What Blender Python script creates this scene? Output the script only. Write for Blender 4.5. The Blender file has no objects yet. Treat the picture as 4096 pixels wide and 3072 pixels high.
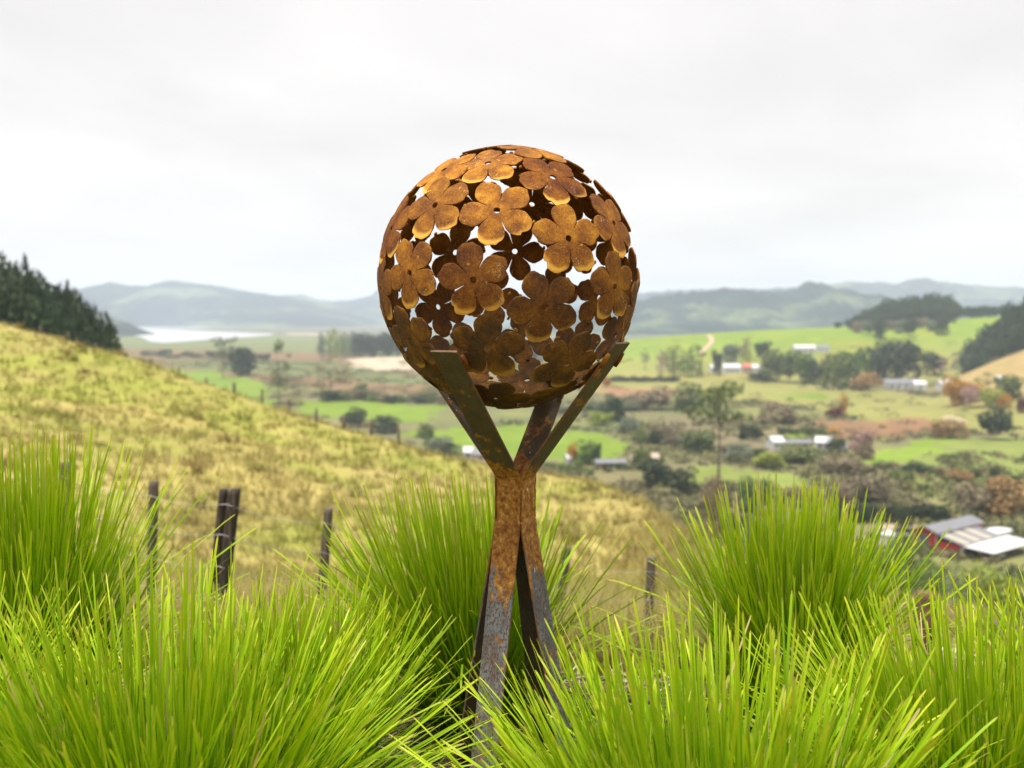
import bpy, bmesh, math, random
import numpy as np
from mathutils import Vector, Matrix

random.seed(7)
rng = np.random.default_rng(11)
R = math.radians
scene = bpy.context.scene
COL = scene.collection

# ------------------------------------------------------------------ camera
W, H, F = 1024, 768, 1098.0
EYE = np.array([0.0, -3.40, 1.54])
PITCH = math.atan(68 / F)
cam_d = bpy.data.cameras.new('camera')
cam = bpy.data.objects.new('camera', cam_d)
COL.objects.link(cam)
cam.location = EYE
cam.rotation_euler = (R(90) - PITCH, 0, 0)
cam_d.sensor_width = 36
cam_d.lens = 36 * F / W
cam_d.clip_start = 0.05
cam_d.clip_end = 40000
cam_d.dof.use_dof = True
cam_d.dof.focus_distance = 3.12
cam_d.dof.aperture_fstop = 2.7
cam_d.dof.aperture_blades = 9
scene.camera = cam

# ------------------------------------------------------------------ sky, sun, exposure
SUN_EL, SUN_AZ = 77.0, -140.0          # azimuth measured from +Y towards +X
world = bpy.data.worlds.new('World')
scene.world = world
world.use_nodes = True
nt = world.node_tree
nt.nodes.clear()
N = nt.nodes.new
L = nt.links.new
out = N('ShaderNodeOutputWorld')
bg = N('ShaderNodeBackground')
sky = N('ShaderNodeTexSky')
sky.sky_type = 'NISHITA'
sky.sun_disc = False
sky.sun_elevation = R(SUN_EL)
sky.sun_rotation = R(SUN_AZ)
sky.dust_density = 3.0
tc = N('ShaderNodeTexCoord')
sep = N('ShaderNodeSeparateXYZ')
L(tc.outputs['Generated'], sep.inputs[0])
den = N('ShaderNodeMath'); den.operation = 'ADD'; den.inputs[1].default_value = 0.16
zab = N('ShaderNodeMath'); zab.operation = 'ABSOLUTE'
L(sep.outputs['Z'], zab.inputs[0]); L(zab.outputs[0], den.inputs[0])
px = N('ShaderNodeMath'); px.operation = 'DIVIDE'
py = N('ShaderNodeMath'); py.operation = 'DIVIDE'
L(sep.outputs['X'], px.inputs[0]); L(den.outputs[0], px.inputs[1])
L(sep.outputs['Y'], py.inputs[0]); L(den.outputs[0], py.inputs[1])
comb = N('ShaderNodeCombineXYZ')
L(px.outputs[0], comb.inputs[0]); L(py.outputs[0], comb.inputs[1])
cn = N('ShaderNodeTexNoise'); cn.inputs['Scale'].default_value = 0.75
cn.inputs['Detail'].default_value = 6; cn.inputs['Roughness'].default_value = 0.5
cn.inputs['Distortion'].default_value = 0.3
L(comb.outputs[0], cn.inputs['Vector'])
cr = N('ShaderNodeValToRGB')
cr.color_ramp.elements[0].position = 0.38
cr.color_ramp.elements[0].color = (2.70, 2.615, 2.58, 1)
cr.color_ramp.elements[1].position = 0.60
cr.color_ramp.elements[1].color = (3.12, 3.03, 2.97, 1)
L(cn.outputs['Fac'], cr.inputs[0])
mx = N('ShaderNodeMix'); mx.data_type = 'RGBA'
mx.inputs['Factor'].default_value = 0.985     # a closed cloud deck over the clear sky
L(sky.outputs[0], mx.inputs['A']); L(cr.outputs[0], mx.inputs['B'])
L(mx.outputs['Result'], bg.inputs['Color'])
bg.inputs['Strength'].default_value = 0.067
L(bg.outputs[0], out.inputs[0])

sun_d = bpy.data.lights.new('sun', 'SUN')
sun_d.energy = 1.5
sun_d.angle = R(30)
sun_d.color = (1.0, 0.965, 0.90)
sun = bpy.data.objects.new('sun', sun_d)
COL.objects.link(sun)
sd = Vector((math.sin(R(SUN_AZ)) * math.cos(R(SUN_EL)), math.cos(R(SUN_AZ)) * math.cos(R(SUN_EL)), math.sin(R(SUN_EL))))
sun.rotation_euler = (-sd).to_track_quat('-Z', 'Y').to_euler()
sun.location = (-30, 40, 90)

vs = scene.view_settings
scene.display_settings.display_device = 'sRGB'
vs.view_transform = 'Standard'
vs.look = 'None'
vs.gamma = 1.0
vs.use_curve_mapping = False
vs.exposure = 2.30
scene.render.engine = 'CYCLES'
cy = scene.cycles
cy.max_bounces = 7
cy.diffuse_bounces = 3
cy.glossy_bounces = 2
cy.transmission_bounces = 4
cy.transparent_max_bounces = 6
cy.volume_bounces = 1
cy.use_denoising = True
cy.denoising_prefilter = 'ACCURATE'
cy.adaptive_threshold = 0.01
cy.sample_clamp_indirect = 6

# ------------------------------------------------------------------ helpers
def tag(o, label=None, cat=None, group=None, kind=None):
    if label: o['label'] = label
    if cat: o['category'] = cat
    if group: o['group'] = group
    if kind: o['kind'] = kind
    return o

def link(name, data, parent=None, loc=None):
    o = bpy.data.objects.new(name, data)
    COL.objects.link(o)
    if parent is not None: o.parent = parent
    if loc is not None: o.location = loc
    return o

def empty(name, loc=(0, 0, 0), rz=0.0):
    o = link(name, None, None, loc)
    o.rotation_euler.z = rz
    o.empty_display_size = 0.2
    return o

def mesh_np(name, verts, faces, mat=None, smooth=False, attrs=None, cols=None):
    """verts (n,3); faces (m,k) array with one k, or list of such arrays"""
    me = bpy.data.meshes.new(name)
    verts = np.asarray(verts, dtype=np.float32)
    if not isinstance(faces, list): faces = [faces]
    faces = [np.asarray(f, dtype=np.int32) for f in faces if len(f)]
    me.vertices.add(len(verts))
    me.vertices.foreach_set('co', verts.ravel())
    nl = sum(f.size for f in faces)
    nf = sum(len(f) for f in faces)
    me.loops.add(nl)
    me.polygons.add(nf)
    me.loops.foreach_set('vertex_index', np.concatenate([f.ravel() for f in faces]))
    sizes = np.concatenate([np.full(len(f), f.shape[1], dtype=np.int32) for f in faces])
    me.polygons.foreach_set('loop_start', np.concatenate([[0], np.cumsum(sizes)[:-1]]).astype(np.int32))
    me.update(calc_edges=True)
    if smooth: me.polygons.foreach_set('use_smooth', np.ones(nf, dtype=bool))
    for k, a in (attrs or {}).items():
        at = me.attributes.new(k, 'FLOAT', 'POINT')
        at.data.foreach_set('value', np.asarray(a, dtype=np.float32).ravel())
    if cols is not None:
        at = me.color_attributes.new('Col', 'FLOAT_COLOR', 'POINT')
        c = np.ones((len(verts), 4), dtype=np.float32); c[:, :3] = cols
        at.data.foreach_set('color', c.ravel())
    if mat: me.materials.append(mat)
    me.validate()
    return me

class MB:
    """collects simple solids; builds ONE mesh"""
    def __init__(self): self.v = []; self.f = []
    def add(self, vs_, fs):
        b = len(self.v)
        self.v += [tuple(p) for p in vs_]
        self.f += [tuple(b + i for i in f) for f in fs]
    def box(self, c, s, M=None):
        cx, cy_, cz = c; sx, sy, sz = [q / 2 for q in s]
        pts = [Vector((cx + a * sx, cy_ + b * sy, cz + d * sz)) for a in (-1, 1) for b in (-1, 1) for d in (-1, 1)]
        if M: pts = [M @ p for p in pts]
        self.add(pts, [(0, 1, 3, 2), (4, 6, 7, 5), (0, 4, 5, 1), (2, 3, 7, 6), (0, 2, 6, 4), (1, 5, 7, 3)])
    def slab(self, quad, t):
        """quad: 4 points counter-clockwise seen from above; thickness t downwards along normal"""
        q = [Vector(p) for p in quad]
        n = (q[1] - q[0]).cross(q[3] - q[0]).normalized()
        lo = [p - n * t for p in q]
        self.add(q + lo, [(0, 1, 2, 3), (7, 6, 5, 4), (0, 4, 5, 1), (1, 5, 6, 2), (2, 6, 7, 3), (3, 7, 4, 0)])
    def prism(self, poly, h0, h1):
        n = len(poly)
        self.add([(p[0], p[1], h0) for p in poly] + [(p[0], p[1], h1) for p in poly],
                 [tuple(range(n - 1, -1, -1)), tuple(range(n, 2 * n))] + [(i, (i + 1) % n, n + (i + 1) % n, n + i) for i in range(n)])
    def tube(self, pts, rads, seg=8, cap=True):
        pts = [Vector(p) for p in pts]
        b = len(self.v); n = len(pts)
        for i, p in enumerate(pts):
            d = (pts[min(i + 1, n - 1)] - pts[max(i - 1, 0)]).normalized()
            a = d.orthogonal().normalized() if abs(d.z) > 0.9 else d.cross(Vector((0, 0, 1))).normalized()
            c = d.cross(a)
            for k in range(seg):
                t = 2 * math.pi * k / seg
                self.v.append(tuple(p + (a * math.cos(t) + c * math.sin(t)) * rads[i]))
        for i in range(n - 1):
            for k in range(seg):
                self.f.append((b + i * seg + k, b + i * seg + (k + 1) % seg, b + (i + 1) * seg + (k + 1) % seg, b + (i + 1) * seg + k))
        if cap:
            self.f.append(tuple(b + k for k in range(seg - 1, -1, -1)))
            self.f.append(tuple(b + (n - 1) * seg + k for k in range(seg)))
    def mesh(self, name, mat=None, smooth=False, bevel=0.0):
        me = bpy.data.meshes.new(name)
        me.from_pydata(self.v, [], self.f)
        bm = bmesh.new(); bm.from_mesh(me)
        bmesh.ops.recalc_face_normals(bm, faces=bm.faces)
        if bevel: bmesh.ops.bevel(bm, geom=bm.edges[:], offset=bevel, segments=2, affect='EDGES', profile=0.6)
        bm.to_mesh(me); bm.free()
        if smooth:
            for p in me.polygons: p.use_smooth = True
        if mat: me.materials.append(mat)
        return me
    def build(self, name, mat, parent=None, smooth=False, bevel=0.0):
        return link(name, self.mesh(name, mat, smooth, bevel), parent)

# ---- numpy value noise
def _h(ix, iy, s):
    n = (ix.astype(np.int64) * 374761393 + iy.astype(np.int64) * 668265263 + s * 1274126177) & 0xFFFFFFFF
    n = ((n ^ (n >> 13)) * 1274126177) & 0xFFFFFFFF
    return ((n ^ (n >> 16)) & 0xFFFF) / 65535.0
def vnoise(x, y, s=0):
    x = np.asarray(x, float); y = np.asarray(y, float)
    ix = np.floor(x); iy = np.floor(y); fx = x - ix; fy = y - iy
    fx = fx * fx * (3 - 2 * fx); fy = fy * fy * (3 - 2 * fy)
    ix = ix.astype(np.int64); iy = iy.astype(np.int64)
    a = _h(ix, iy, s); b = _h(ix + 1, iy, s); c = _h(ix, iy + 1, s); d = _h(ix + 1, iy + 1, s)
    return (a * (1 - fx) + b * fx) * (1 - fy) + (c * (1 - fx) + d * fx) * fy
def fbm(x, y, s=0, o=4):
    t = 0; a = 0.5; n = 0
    for i in range(o):
        t = t + a * vnoise(x * 2 ** i, y * 2 ** i, s + i * 17); n += a; a *= 0.55
    return t / n
def sstep(a, b, x):
    t = np.clip((np.asarray(x, float) - a) / (b - a), 0, 1)
    return t * t * (3 - 2 * t)

# ---- image ray <-> world
cp, sp = math.cos(PITCH), math.sin(PITCH)
def ray(u, v):
    X = (u - 512) / F; Y = (384 - v) / F
    d = np.array([X, cp + Y * sp, Y * cp - sp])
    return d / np.linalg.norm(d)
def slope(v):                         # drop per metre of forward distance
    Y = (384 - np.asarray(v, float)) / F
    return (sp - Y * cp) / (cp + Y * sp)

# ------------------------------------------------------------------ materials
def newmat(name):
    m = bpy.data.materials.new(name)
    m.use_nodes = True
    t = m.node_tree
    return m, t, t.nodes['Principled BSDF'], t.nodes.new, t.links.new

def ramp(t, src, stops):
    r = t.nodes.new('ShaderNodeValToRGB')
    e = r.color_ramp.elements
    while len(e) < len(stops): e.new(0.5)
    for k, (p, c) in enumerate(stops):
        e[k].position = p; e[k].color = (*c, 1)
    t.links.new(src, r.inputs[0])
    return r.outputs['Color']

def noise(t, vec, scale, detail=4, rough=0.55, dist=0.0):
    n = t.nodes.new('ShaderNodeTexNoise')
    n.inputs['Scale'].default_value = scale
    n.inputs['Detail'].default_value = detail
    n.inputs['Roughness'].default_value = rough
    n.inputs['Distortion'].default_value = dist
    if vec is not None: t.links.new(vec, n.inputs['Vector'])
    return n.outputs['Fac']

def mix(t, f, a, b, mode='MIX'):
    m = t.nodes.new('ShaderNodeMix'); m.data_type = 'RGBA'; m.blend_type = mode
    for s, val in (('Factor', f), ('A', a), ('B', b)):
        if isinstance(val, (int, float)): m.inputs[s].default_value = val
        elif isinstance(val, tuple): m.inputs[s].default_value = (*val, 1)
        else: t.links.new(val, m.inputs[s])
    return m.outputs['Result']

def math_(t, op, a, b=0.0, clamp=False):
    m = t.nodes.new('ShaderNodeMath'); m.operation = op; m.use_clamp = clamp
    for i, val in enumerate((a, b)):
        if isinstance(val, (int, float)): m.inputs[i].default_value = val
        else: t.links.new(val, m.inputs[i])
    return m.outputs[0]

def maprange(t, v, a, b, c=0.0, d=1.0):
    m = t.nodes.new('ShaderNodeMapRange')
    m.interpolation_type = 'SMOOTHSTEP'
    t.links.new(v, m.inputs['Value'])
    for k, q in (('From Min', a), ('From Max', b), ('To Min', c), ('To Max', d)): m.inputs[k].default_value = q
    return m.outputs['Result']

def attr(t, name, o='Fac'):
    a = t.nodes.new('ShaderNodeAttribute'); a.attribute_name = name
    return a.outputs[o]

def bump(t, b, h, strength, distance):
    n = t.nodes.new('ShaderNodeBump')
    n.inputs['Strength'].default_value = strength
    n.inputs['Distance'].default_value = distance
    t.links.new(h, n.inputs['Height'])
    t.links.new(n.outputs[0], b.inputs['Normal'])

def objvec(t, randomise=True, sc=(1, 1, 1)):
    c = t.nodes.new('ShaderNodeTexCoord')
    o = c.outputs['Object']
    mp = t.nodes.new('ShaderNodeMapping')
    t.links.new(o, mp.inputs['Vector'])
    mp.inputs['Scale'].default_value = sc
    if randomise:
        i = t.nodes.new('ShaderNodeObjectInfo')
        cx = t.nodes.new('ShaderNodeCombineXYZ')
        m = math_(t, 'MULTIPLY', i.outputs['Random'], 37.0)
        for k in range(3): t.links.new(m, cx.inputs[k])
        t.links.new(cx.outputs[0], mp.inputs['Location'])
    return mp.outputs[0]

def simple(name, col, rough=0.7, var=0.0, scale=5.0, spec=0.3):
    m, t, b, n, l = newmat(name)
    b.inputs['Roughness'].default_value = rough
    b.inputs['Specular IOR Level'].default_value = spec
    if var:
        v = objvec(t)
        f = noise(t, v, scale, 4)
        c = ramp(t, f, [(0.3, tuple(q * (1 - var) for q in col)), (0.7, tuple(min(1, q * (1 + var)) for q in col))])
        l(c, b.inputs['Base Color'])
    else:
        b.inputs['Base Color'].default_value = (*col, 1)
    return m

# ------------------------------------------------------------------ terrain
FLOOR = -58.0
CREST = np.array([  # u, v, distance
    (-900, 240, 150), (-400, 272, 120), (0, 324, 100), (60, 338, 92), (120, 352, 86), (180, 371, 80), (250, 397, 74),
    (330, 422, 68), (400, 440, 63), (446, 452, 60), (494, 459, 57), (540, 467, 54), (606, 477, 50), (640, 492, 45),
    (665, 508, 40), (690, 533, 34), (720, 556, 29), (800, 585, 25), (900, 612, 18.5), (1024, 640, 14.5), (1400, 690, 11), (2200, 720, 10)], float)
def crest(u): return np.interp(u, CREST[:, 0], CREST[:, 1]), np.interp(u, CREST[:, 0], CREST[:, 2])

NA_IN, NR = 430, 430
az = np.concatenate([np.linspace(-180, -41, 60, endpoint=False), np.linspace(-41, 41, NA_IN), np.linspace(41, 180, 60)[1:]])
rr = np.exp(np.linspace(math.log(0.35), math.log(10500), NR))
AZ, RR = np.meshgrid(np.radians(az), rr, indexing='ij')
AC = np.clip(AZ, R(-57), R(57))
U = 512 + F * np.tan(AC)
CA = np.cos(AC)
vc, dc = crest(U)
zc = EYE[2] - slope(vc) * dc * CA
vg = np.maximum(vc + 22, 588.0)
rg = np.minimum(28.0, 0.6 * dc)
vg = np.where(U > 720, np.maximum(vc + 30, 600), vg)
zg = EYE[2] - slope(vg) * rg * CA
zf = -0.58 - 0.00105 * np.clip(U, -900, 1500)
zg = np.where(rg < 12, np.minimum(zg, zf - 0.2), zg)
kslope = np.interp(U, [-400, 0, 60, 118, 200, 600, 700, 1100], [0.06, 0.07, 0.12, 0.2, 0.36, 0.34, 0.30, 0.27])
d_end = dc + (zc - FLOOR) / kslope
Z = np.zeros_like(RR)
segs = [(0 * RR, 0 * RR + 0.02), (0 * RR + 4.6, 0 * RR - 0.02), (0 * RR + 8.0, zf), (rg, zg), (dc, zc), (d_end, 0 * RR + FLOOR), (0 * RR + 20000, 0 * RR + FLOOR)]
for (r0, z0), (r1, z1) in zip(segs[:-1], segs[1:]):
    t = np.clip((RR - r0) / np.maximum(r1 - r0, 1e-3), 0, 1)
    Z = np.where(RR >= r0, z0 + (z1 - z0) * t, Z)
# behind the camera: gentle bank
back = sstep(R(65), R(110), np.abs(AZ))
Z = Z * (1 - back) + back * np.clip(0.12 * RR - 0.3, 0, 25)
for _ in range(3):
    Z[:, 1:-1] = 0.25 * Z[:, :-2] + 0.5 * Z[:, 1:-1] + 0.25 * Z[:, 2:]
    Z[1:-1] = 0.25 * Z[:-2] + 0.5 * Z[1:-1] + 0.25 * Z[2:]
X0 = EYE[0] + RR * np.sin(AZ); Y0 = EYE[1] + RR * np.cos(AZ)
# undulating valley
Z += (fbm(X0 / 170, Y0 / 170, 3, 3) - 0.5) * 5.0 * sstep(200, 300, RR) * (1 - sstep(1300, 1900, RR)) * (1 - back)
# the green hill on the right and the tan shoulder before it
RV = np.array([(480, 362), (560, 357), (612, 343), (660, 338), (711, 334), (761, 331), (845, 327.5), (930, 321), (999, 316), (1024, 314), (1200, 300), (2200, 280)], float)
zr = EYE[2] - slope(np.interp(U, RV[:, 0], RV[:, 1])) * 1500 * CA
pr = sstep(900, 1520, RR * CA) * (1 - sstep(1560, 2300, RR * CA)) * sstep(440, 600, U)
Z = Z * (1 - pr) + np.maximum(zr, FLOOR) * pr
RV2 = np.array([(900, 402), (950, 387), (976, 375), (1000, 364), (1024, 354), (1100, 330), (1400, 290)], float)
z2 = EYE[2] - slope(np.interp(U, RV2[:, 0], RV2[:, 1])) * 850 * CA
p2 = sstep(640, 850, RR * CA) * (1 - sstep(860, 1060, RR * CA)) * sstep(930, 962, U) * (np.abs(AZ) < R(70))
Z = np.maximum(Z, Z * (1 - p2) + z2 * p2)
# small lumps on the near pasture
near = sstep(7, 12, RR) * (1 - sstep(150, 220, RR)) * (1 - back)
Z += near * ((fbm(X0 / 2.6, Y0 / 2.6, 5, 3) - 0.5) * 0.45 + (fbm(X0 / 11, Y0 / 11, 6, 2) - 0.5) * 0.9 * sstep(12, 30, RR))
Z += (fbm(X0 / 0.5, Y0 / 0.5, 9, 2) - 0.5) * 0.05 * (1 - near)* (RR < 12)

AZR = np.radians(az); LR = np.log(rr)
def height(x, y):
    x = np.asarray(x, float); y = np.asarray(y, float)
    dx = x - EYE[0]; dy = y - EYE[1]
    a = np.arctan2(dx, dy); r = np.maximum(np.hypot(dx, dy), rr[0])
    ia = np.clip(np.searchsorted(AZR, a) - 1, 0, len(AZR) - 2)
    fa = np.clip((a - AZR[ia]) / (AZR[ia + 1] - AZR[ia]), 0, 1)
    q = np.clip((np.log(r) - LR[0]) / (LR[1] - LR[0]), 0, NR - 1.001)
    ir = q.astype(int); fr = q - ir
    return (Z[ia, ir] * (1 - fr) + Z[ia, ir + 1] * fr) * (1 - fa) + (Z[ia + 1, ir] * (1 - fr) + Z[ia + 1, ir + 1] * fr) * fa

_steps = np.exp(np.linspace(math.log(2.0), math.log(10400), 1500))
def hit(u, v, dmin=2.0):
    d = ray(u, v)
    s = _steps[_steps >= dmin]
    P = EYE[None] + d[None] * s[:, None]
    below = P[:, 2] < height(P[:, 0], P[:, 1])
    k = int(np.argmax(below)) if below.any() else len(s) - 1
    p = P[k]
    return np.array([p[0], p[1], float(height(p[0], p[1]))])
def at(u, dist):
    """ground point in the direction of column u at a forward distance"""
    x = EYE[0] + (u - 512) / F * dist; y = EYE[1] + dist
    return np.array([x, y, float(height(x, y))])
def z_at(v, dist): return EYE[2] - float(slope(v)) * dist
DMIN_VALLEY = 190.0

# ---- land cover: which plant cover grows where (colours of the cover itself)
C = lambda *a: np.array(a, float)
HAY, GREEN, DRY = C(.305, .255, .088), C(.225, .238, .048), C(.25, .195, .072)
PALE, BROWN, FIELD = C(.20, .195, .060), C(.145, .098, .052), C(.135, .195, .024)
SCRUB1, SCRUB2, MARSH, SAND = C(.15, .125, .072), C(.115, .13, .052), C(.11, .11, .068), C(.40, .33, .25)
ZONES = [
    (SCRUB2 * 1.1, [(100, 335), (330, 336), (370, 350), (440, 356), (440, 360), (120, 348)]),
    (BROWN * 1.1, [(120, 348), (350, 353), (450, 372), (520, 376), (520, 398), (440, 398), (300, 386), (150, 369)]),
    (FIELD, [(160, 368), (205, 371), (270, 385), (278, 408), (235, 400), (165, 377)]),
    (FIELD, [(300, 400), (400, 403), (445, 408), (430, 422), (330, 419), (285, 409)]),
    (FIELD, [(405, 433), (470, 428), (560, 424), (560, 442), (530, 458), (430, 452)]),
    (FIELD * 1.05, [(538, 430), (600, 433), (634, 445), (622, 457), (585, 463), (535, 460)]),
    (PALE, [(590, 377), (720, 375), (840, 387), (950, 391), (1040, 399), (1040, 436), (940, 429), (850, 420), (770, 402), (700, 396), (590, 392)]),
    (C(.24, .13, .075), [(600, 388), (700, 390), (702, 397), (605, 396)]),
    (FIELD, [(780, 394), (826, 393), (826, 399), (785, 400)]),
    (FIELD, [(930, 376), (968, 374), (975, 381), (940, 384)]),
    (C(.20, .115, .06), [(815, 424), (935, 418), (950, 425), (900, 437), (830, 440)]),
    (C(.155, .185, .048), [(845, 462), (940, 438), (1060, 434), (1060, 482), (930, 498), (872, 478)]),
    (FIELD * 1.1, [(852, 463), (880, 452), (940, 438), (955, 440), (915, 456), (880, 470)]),
    (C(.165, .20, .045), [(690, 464), (760, 469), (842, 478), (832, 502), (760, 497), (690, 487)]),
    (C(.165, .20, .045), [(885, 482), (930, 487), (932, 497), (890, 493)]),
    (C(.30, .235, .19), [(866, 521), (906, 523), (906, 530), (868, 531)]),
    (SCRUB2, [(150, 361), (330, 362), (440, 380), (440, 386), (300, 376), (190, 369)]),
    (SAND, [(350, 360), (380, 357), (404, 357), (415, 372), (385, 371), (355, 368)]),
    (FIELD * 0.9, [(776, 432), (820, 430), (822, 436), (778, 437)]),
]
def inpoly(px_, py_, poly):
    c = np.zeros(px_.shape, bool); n = len(poly)
    for i in range(n):
        x1, y1 = poly[i]; x2, y2 = poly[(i + 1) % n]
        if y1 == y2: continue
        k = ((y1 > py_) != (y2 > py_)) & (px_ < (x2 - x1) * (py_ - y1) / (y2 - y1) + x1)
        c ^= k
    return c
WZONES = [(c, [tuple(hit(u, v, DMIN_VALLEY)[:2]) for u, v in p]) for c, p in ZONES]

def cover(x, y, z=None):
    x = np.asarray(x, float); y = np.asarray(y, float)
    dx = x - EYE[0]; dy = y - EYE[1]
    r = np.hypot(dx, dy); a = np.arctan2(dx, dy)
    ac = np.clip(a, R(-57), R(57)); u = 512 + F * np.tan(ac); fwd = r * np.cos(ac)
    c_, d_ = crest(u)
    # valley
    n1 = fbm(x / 38, y / 38, 21, 4)[..., None]; n2 = fbm(x / 120, y / 120, 31, 3)[..., None]
    col = SCRUB1 + (SCRUB2 - SCRUB1) * np.clip((n2 - 0.35) * 3.3, 0, 1)
    col = col + (PALE - col) * np.clip((n1 - 0.52) * 4, 0, 1) * 0.6
    far = sstep(1500, 2400, r)[..., None]
    col = col * (1 - far) + MARSH * (0.8 + 0.4 * n2) * far
    jx = (fbm(x / 22, y / 22, 41, 3) - 0.5) * 26 * np.clip(r / 600, .3, 2); jy = (fbm(x / 22, y / 22, 47, 3) - 0.5) * 26 * np.clip(r / 600, .3, 2)
    for zc_, poly in WZONES:
        k = inpoly(x + jx, y + jy, poly)
        col = np.where(k[..., None], zc_ * (0.82 + 0.36 * n1), col)
    # right hill
    h1 = (sstep(930, 1010, fwd) * (1 - sstep(1900, 2300, fwd)) * sstep(575, 620, u))[..., None]
    up = sstep(1000, 1350, fwd)[..., None]
    past = (FIELD * 1.05 * up + PALE * 1.0 * (1 - up)) * (0.85 + 0.3 * n2) + C(.04, .012, .0) * np.clip((n1 - .5) * 4, 0, 1)
    col = col * (1 - h1) + past * h1
    h2 = (sstep(660, 760, fwd) * (1 - sstep(900, 960, fwd)) * sstep(940, 960, u))[..., None]
    tan = C(.27, .20, .085) * (0.85 + 0.3 * n1)
    col = col * (1 - h2) + tan * h2
    # near pasture
    m1 = fbm(x / 3.2, y / 3.2, 61, 4)[..., None]; m2 = fbm(x / 1.1, y / 1.1, 71, 3)[..., None]; m3 = fbm(x / 16, y / 16, 81, 3)[..., None]
    lowf = (1 - sstep(30, 60, r))[..., None]
    g = np.clip((m1 * 0.75 + m3 * 0.25 - 0.425 + 0.12 * (1 - lowf) - 0.04 * lowf) * 4, 0, .9)
    nearc = HAY * (0.82 + 0.36 * m2) * (1 - g) + GREEN * (0.8 + 0.4 * m2) * g
    dryk = np.clip((fbm(x / 2.2, y / 2.2, 91, 3)[..., None] - 0.57) * 7, 0, .8)
    nearc = nearc * (1 - 0.65 * dryk) + DRY * 0.65 * dryk
    crestk = (sstep(0.86, 0.98, r / d_))[..., None]
    nearc = nearc * (1 - 0.6 * crestk) + HAY * 0.6 * crestk
    nk = (1 - sstep(1.0, 1.25, r / d_))[..., None]
    slopek = (sstep(1.0, 1.2, r / d_) * (1 - sstep(1.6, 2.4, r / d_)))[..., None]
    slopek = slopek * (u < 1100)[..., None]
    col = col * (1 - slopek) + (SCRUB2 * 1.2) * slopek
    col = col * (1 - nk) + nearc * nk
    # mulch bed
    bed = (1 - sstep(4.9, 5.6, r + (m2[..., 0] - 0.5) * 1.2))[..., None]
    col = col * (1 - bed) + C(.075, .048, .034) * (0.6 + 0.8 * m2) * bed
    return col

V = np.stack([X0, Y0, Z], -1).reshape(-1, 3)
na = len(az)
i0 = np.arange(na - 1)[:, None] * NR + np.arange(NR - 1)[None]
quads = np.stack([i0, i0 + 1, i0 + NR + 1, i0 + NR], -1).reshape(-1, 4)[:, ::-1]
gcol = cover(V[:, 0], V[:, 1])

m_ground, t, b, n, l = newmat('ground_cover')
b.inputs['Roughness'].default_value = 0.95
b.inputs['Specular IOR Level'].default_value = 0.1
geo = n('ShaderNodeNewGeometry')
f1 = noise(t, geo.outputs['Position'], 1.7, 6, 0.65)
f2 = noise(t, geo.outputs['Position'], 0.07, 5, 0.6)
f3 = noise(t, geo.outputs['Position'], 26.0, 3, 0.6)
c = mix(t, 1.0, attr(t, 'Col', 'Color'), ramp(t, f1, [(0.25, (.80, .80, .80)), (0.75, (1.20, 1.18, 1.15))]), 'MULTIPLY')
c = mix(t, 1.0, c, ramp(t, f2, [(0.3, (.84, .86, .84)), (0.7, (1.16, 1.14, 1.12))]), 'MULTIPLY')
c = mix(t, 0.5, c, ramp(t, f3, [(0.3, (.7, .7, .7)), (0.7, (1.3, 1.3, 1.3))]), 'MULTIPLY')
l(c, b.inputs['Base Color'])
bump(t, b, f1, 0.6, 0.12)
ground = link('ground', mesh_np('ground', V, quads, m_ground, True, cols=gcol))
tag(ground, 'rough pasture hillside falling to a patchwork valley floor', 'ground', kind='structure')
cap_ = [(EYE[0] + rr[0] * math.sin(a), EYE[1] + rr[0] * math.cos(a)) for a in AZR[::6]]

# ------------------------------------------------------------------ lake and inlet
m_water, t, b, n, l = newmat('lake_water')
b.inputs['Base Color'].default_value = (.34, .35, .36, 1)
b.inputs['Roughness'].default_value = 0.55
b.inputs['IOR'].default_value = 1.33
wv = noise(t, n('ShaderNodeNewGeometry').outputs['Position'], 0.15, 3)
bump(t, b, wv, 0.05, 0.4)
def flat_poly(name, pxs, z, mat):
    pts = []
    for u, v in pxs:
        d = ray(u, v); s = (z - EYE[2]) / d[2]
        pts.append((EYE[0] + d[0] * s, EYE[1] + d[1] * s))
    mb = MB(); mb.prism(pts, z - 1.0, z)
    return mb.build(name, mat)
lake = flat_poly('lake', [(132, 334.5), (141, 337), (150, 341.2), (163, 342.8), (180, 341.8), (205, 339.8), (240, 337.6), (270, 335.2), (275, 333.8), (255, 333.2), (225, 331.9), (195, 330.8), (178, 329.9), (160, 329.3), (140, 329.1), (131, 330), (137, 331.6)], -57.0, m_water)
tag(lake, 'pale grey lake reflecting the white sky below the hills', 'lake', kind='structure')
inlet = flat_poly('lake_inlet', [(128, 327.6), (150, 328.0), (195, 328.2), (215, 327.6), (190, 327.0), (140, 326.8)], -57.0, m_water)
tag(inlet, 'thin far strip of pale water behind the marsh', 'lake', kind='structure')
m_flat = simple('mudflat', (.30, .25, .20), 0.9, 0.2, 0.01)
mud = flat_poly('mudflat', [(283, 334.6), (322, 335.6), (345, 335.8), (345, 333.4), (290, 332.6)], -57.2, m_flat)
tag(mud, 'pale sandy mudflat at the right end of the lake', 'mudflat', kind='structure')

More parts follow.
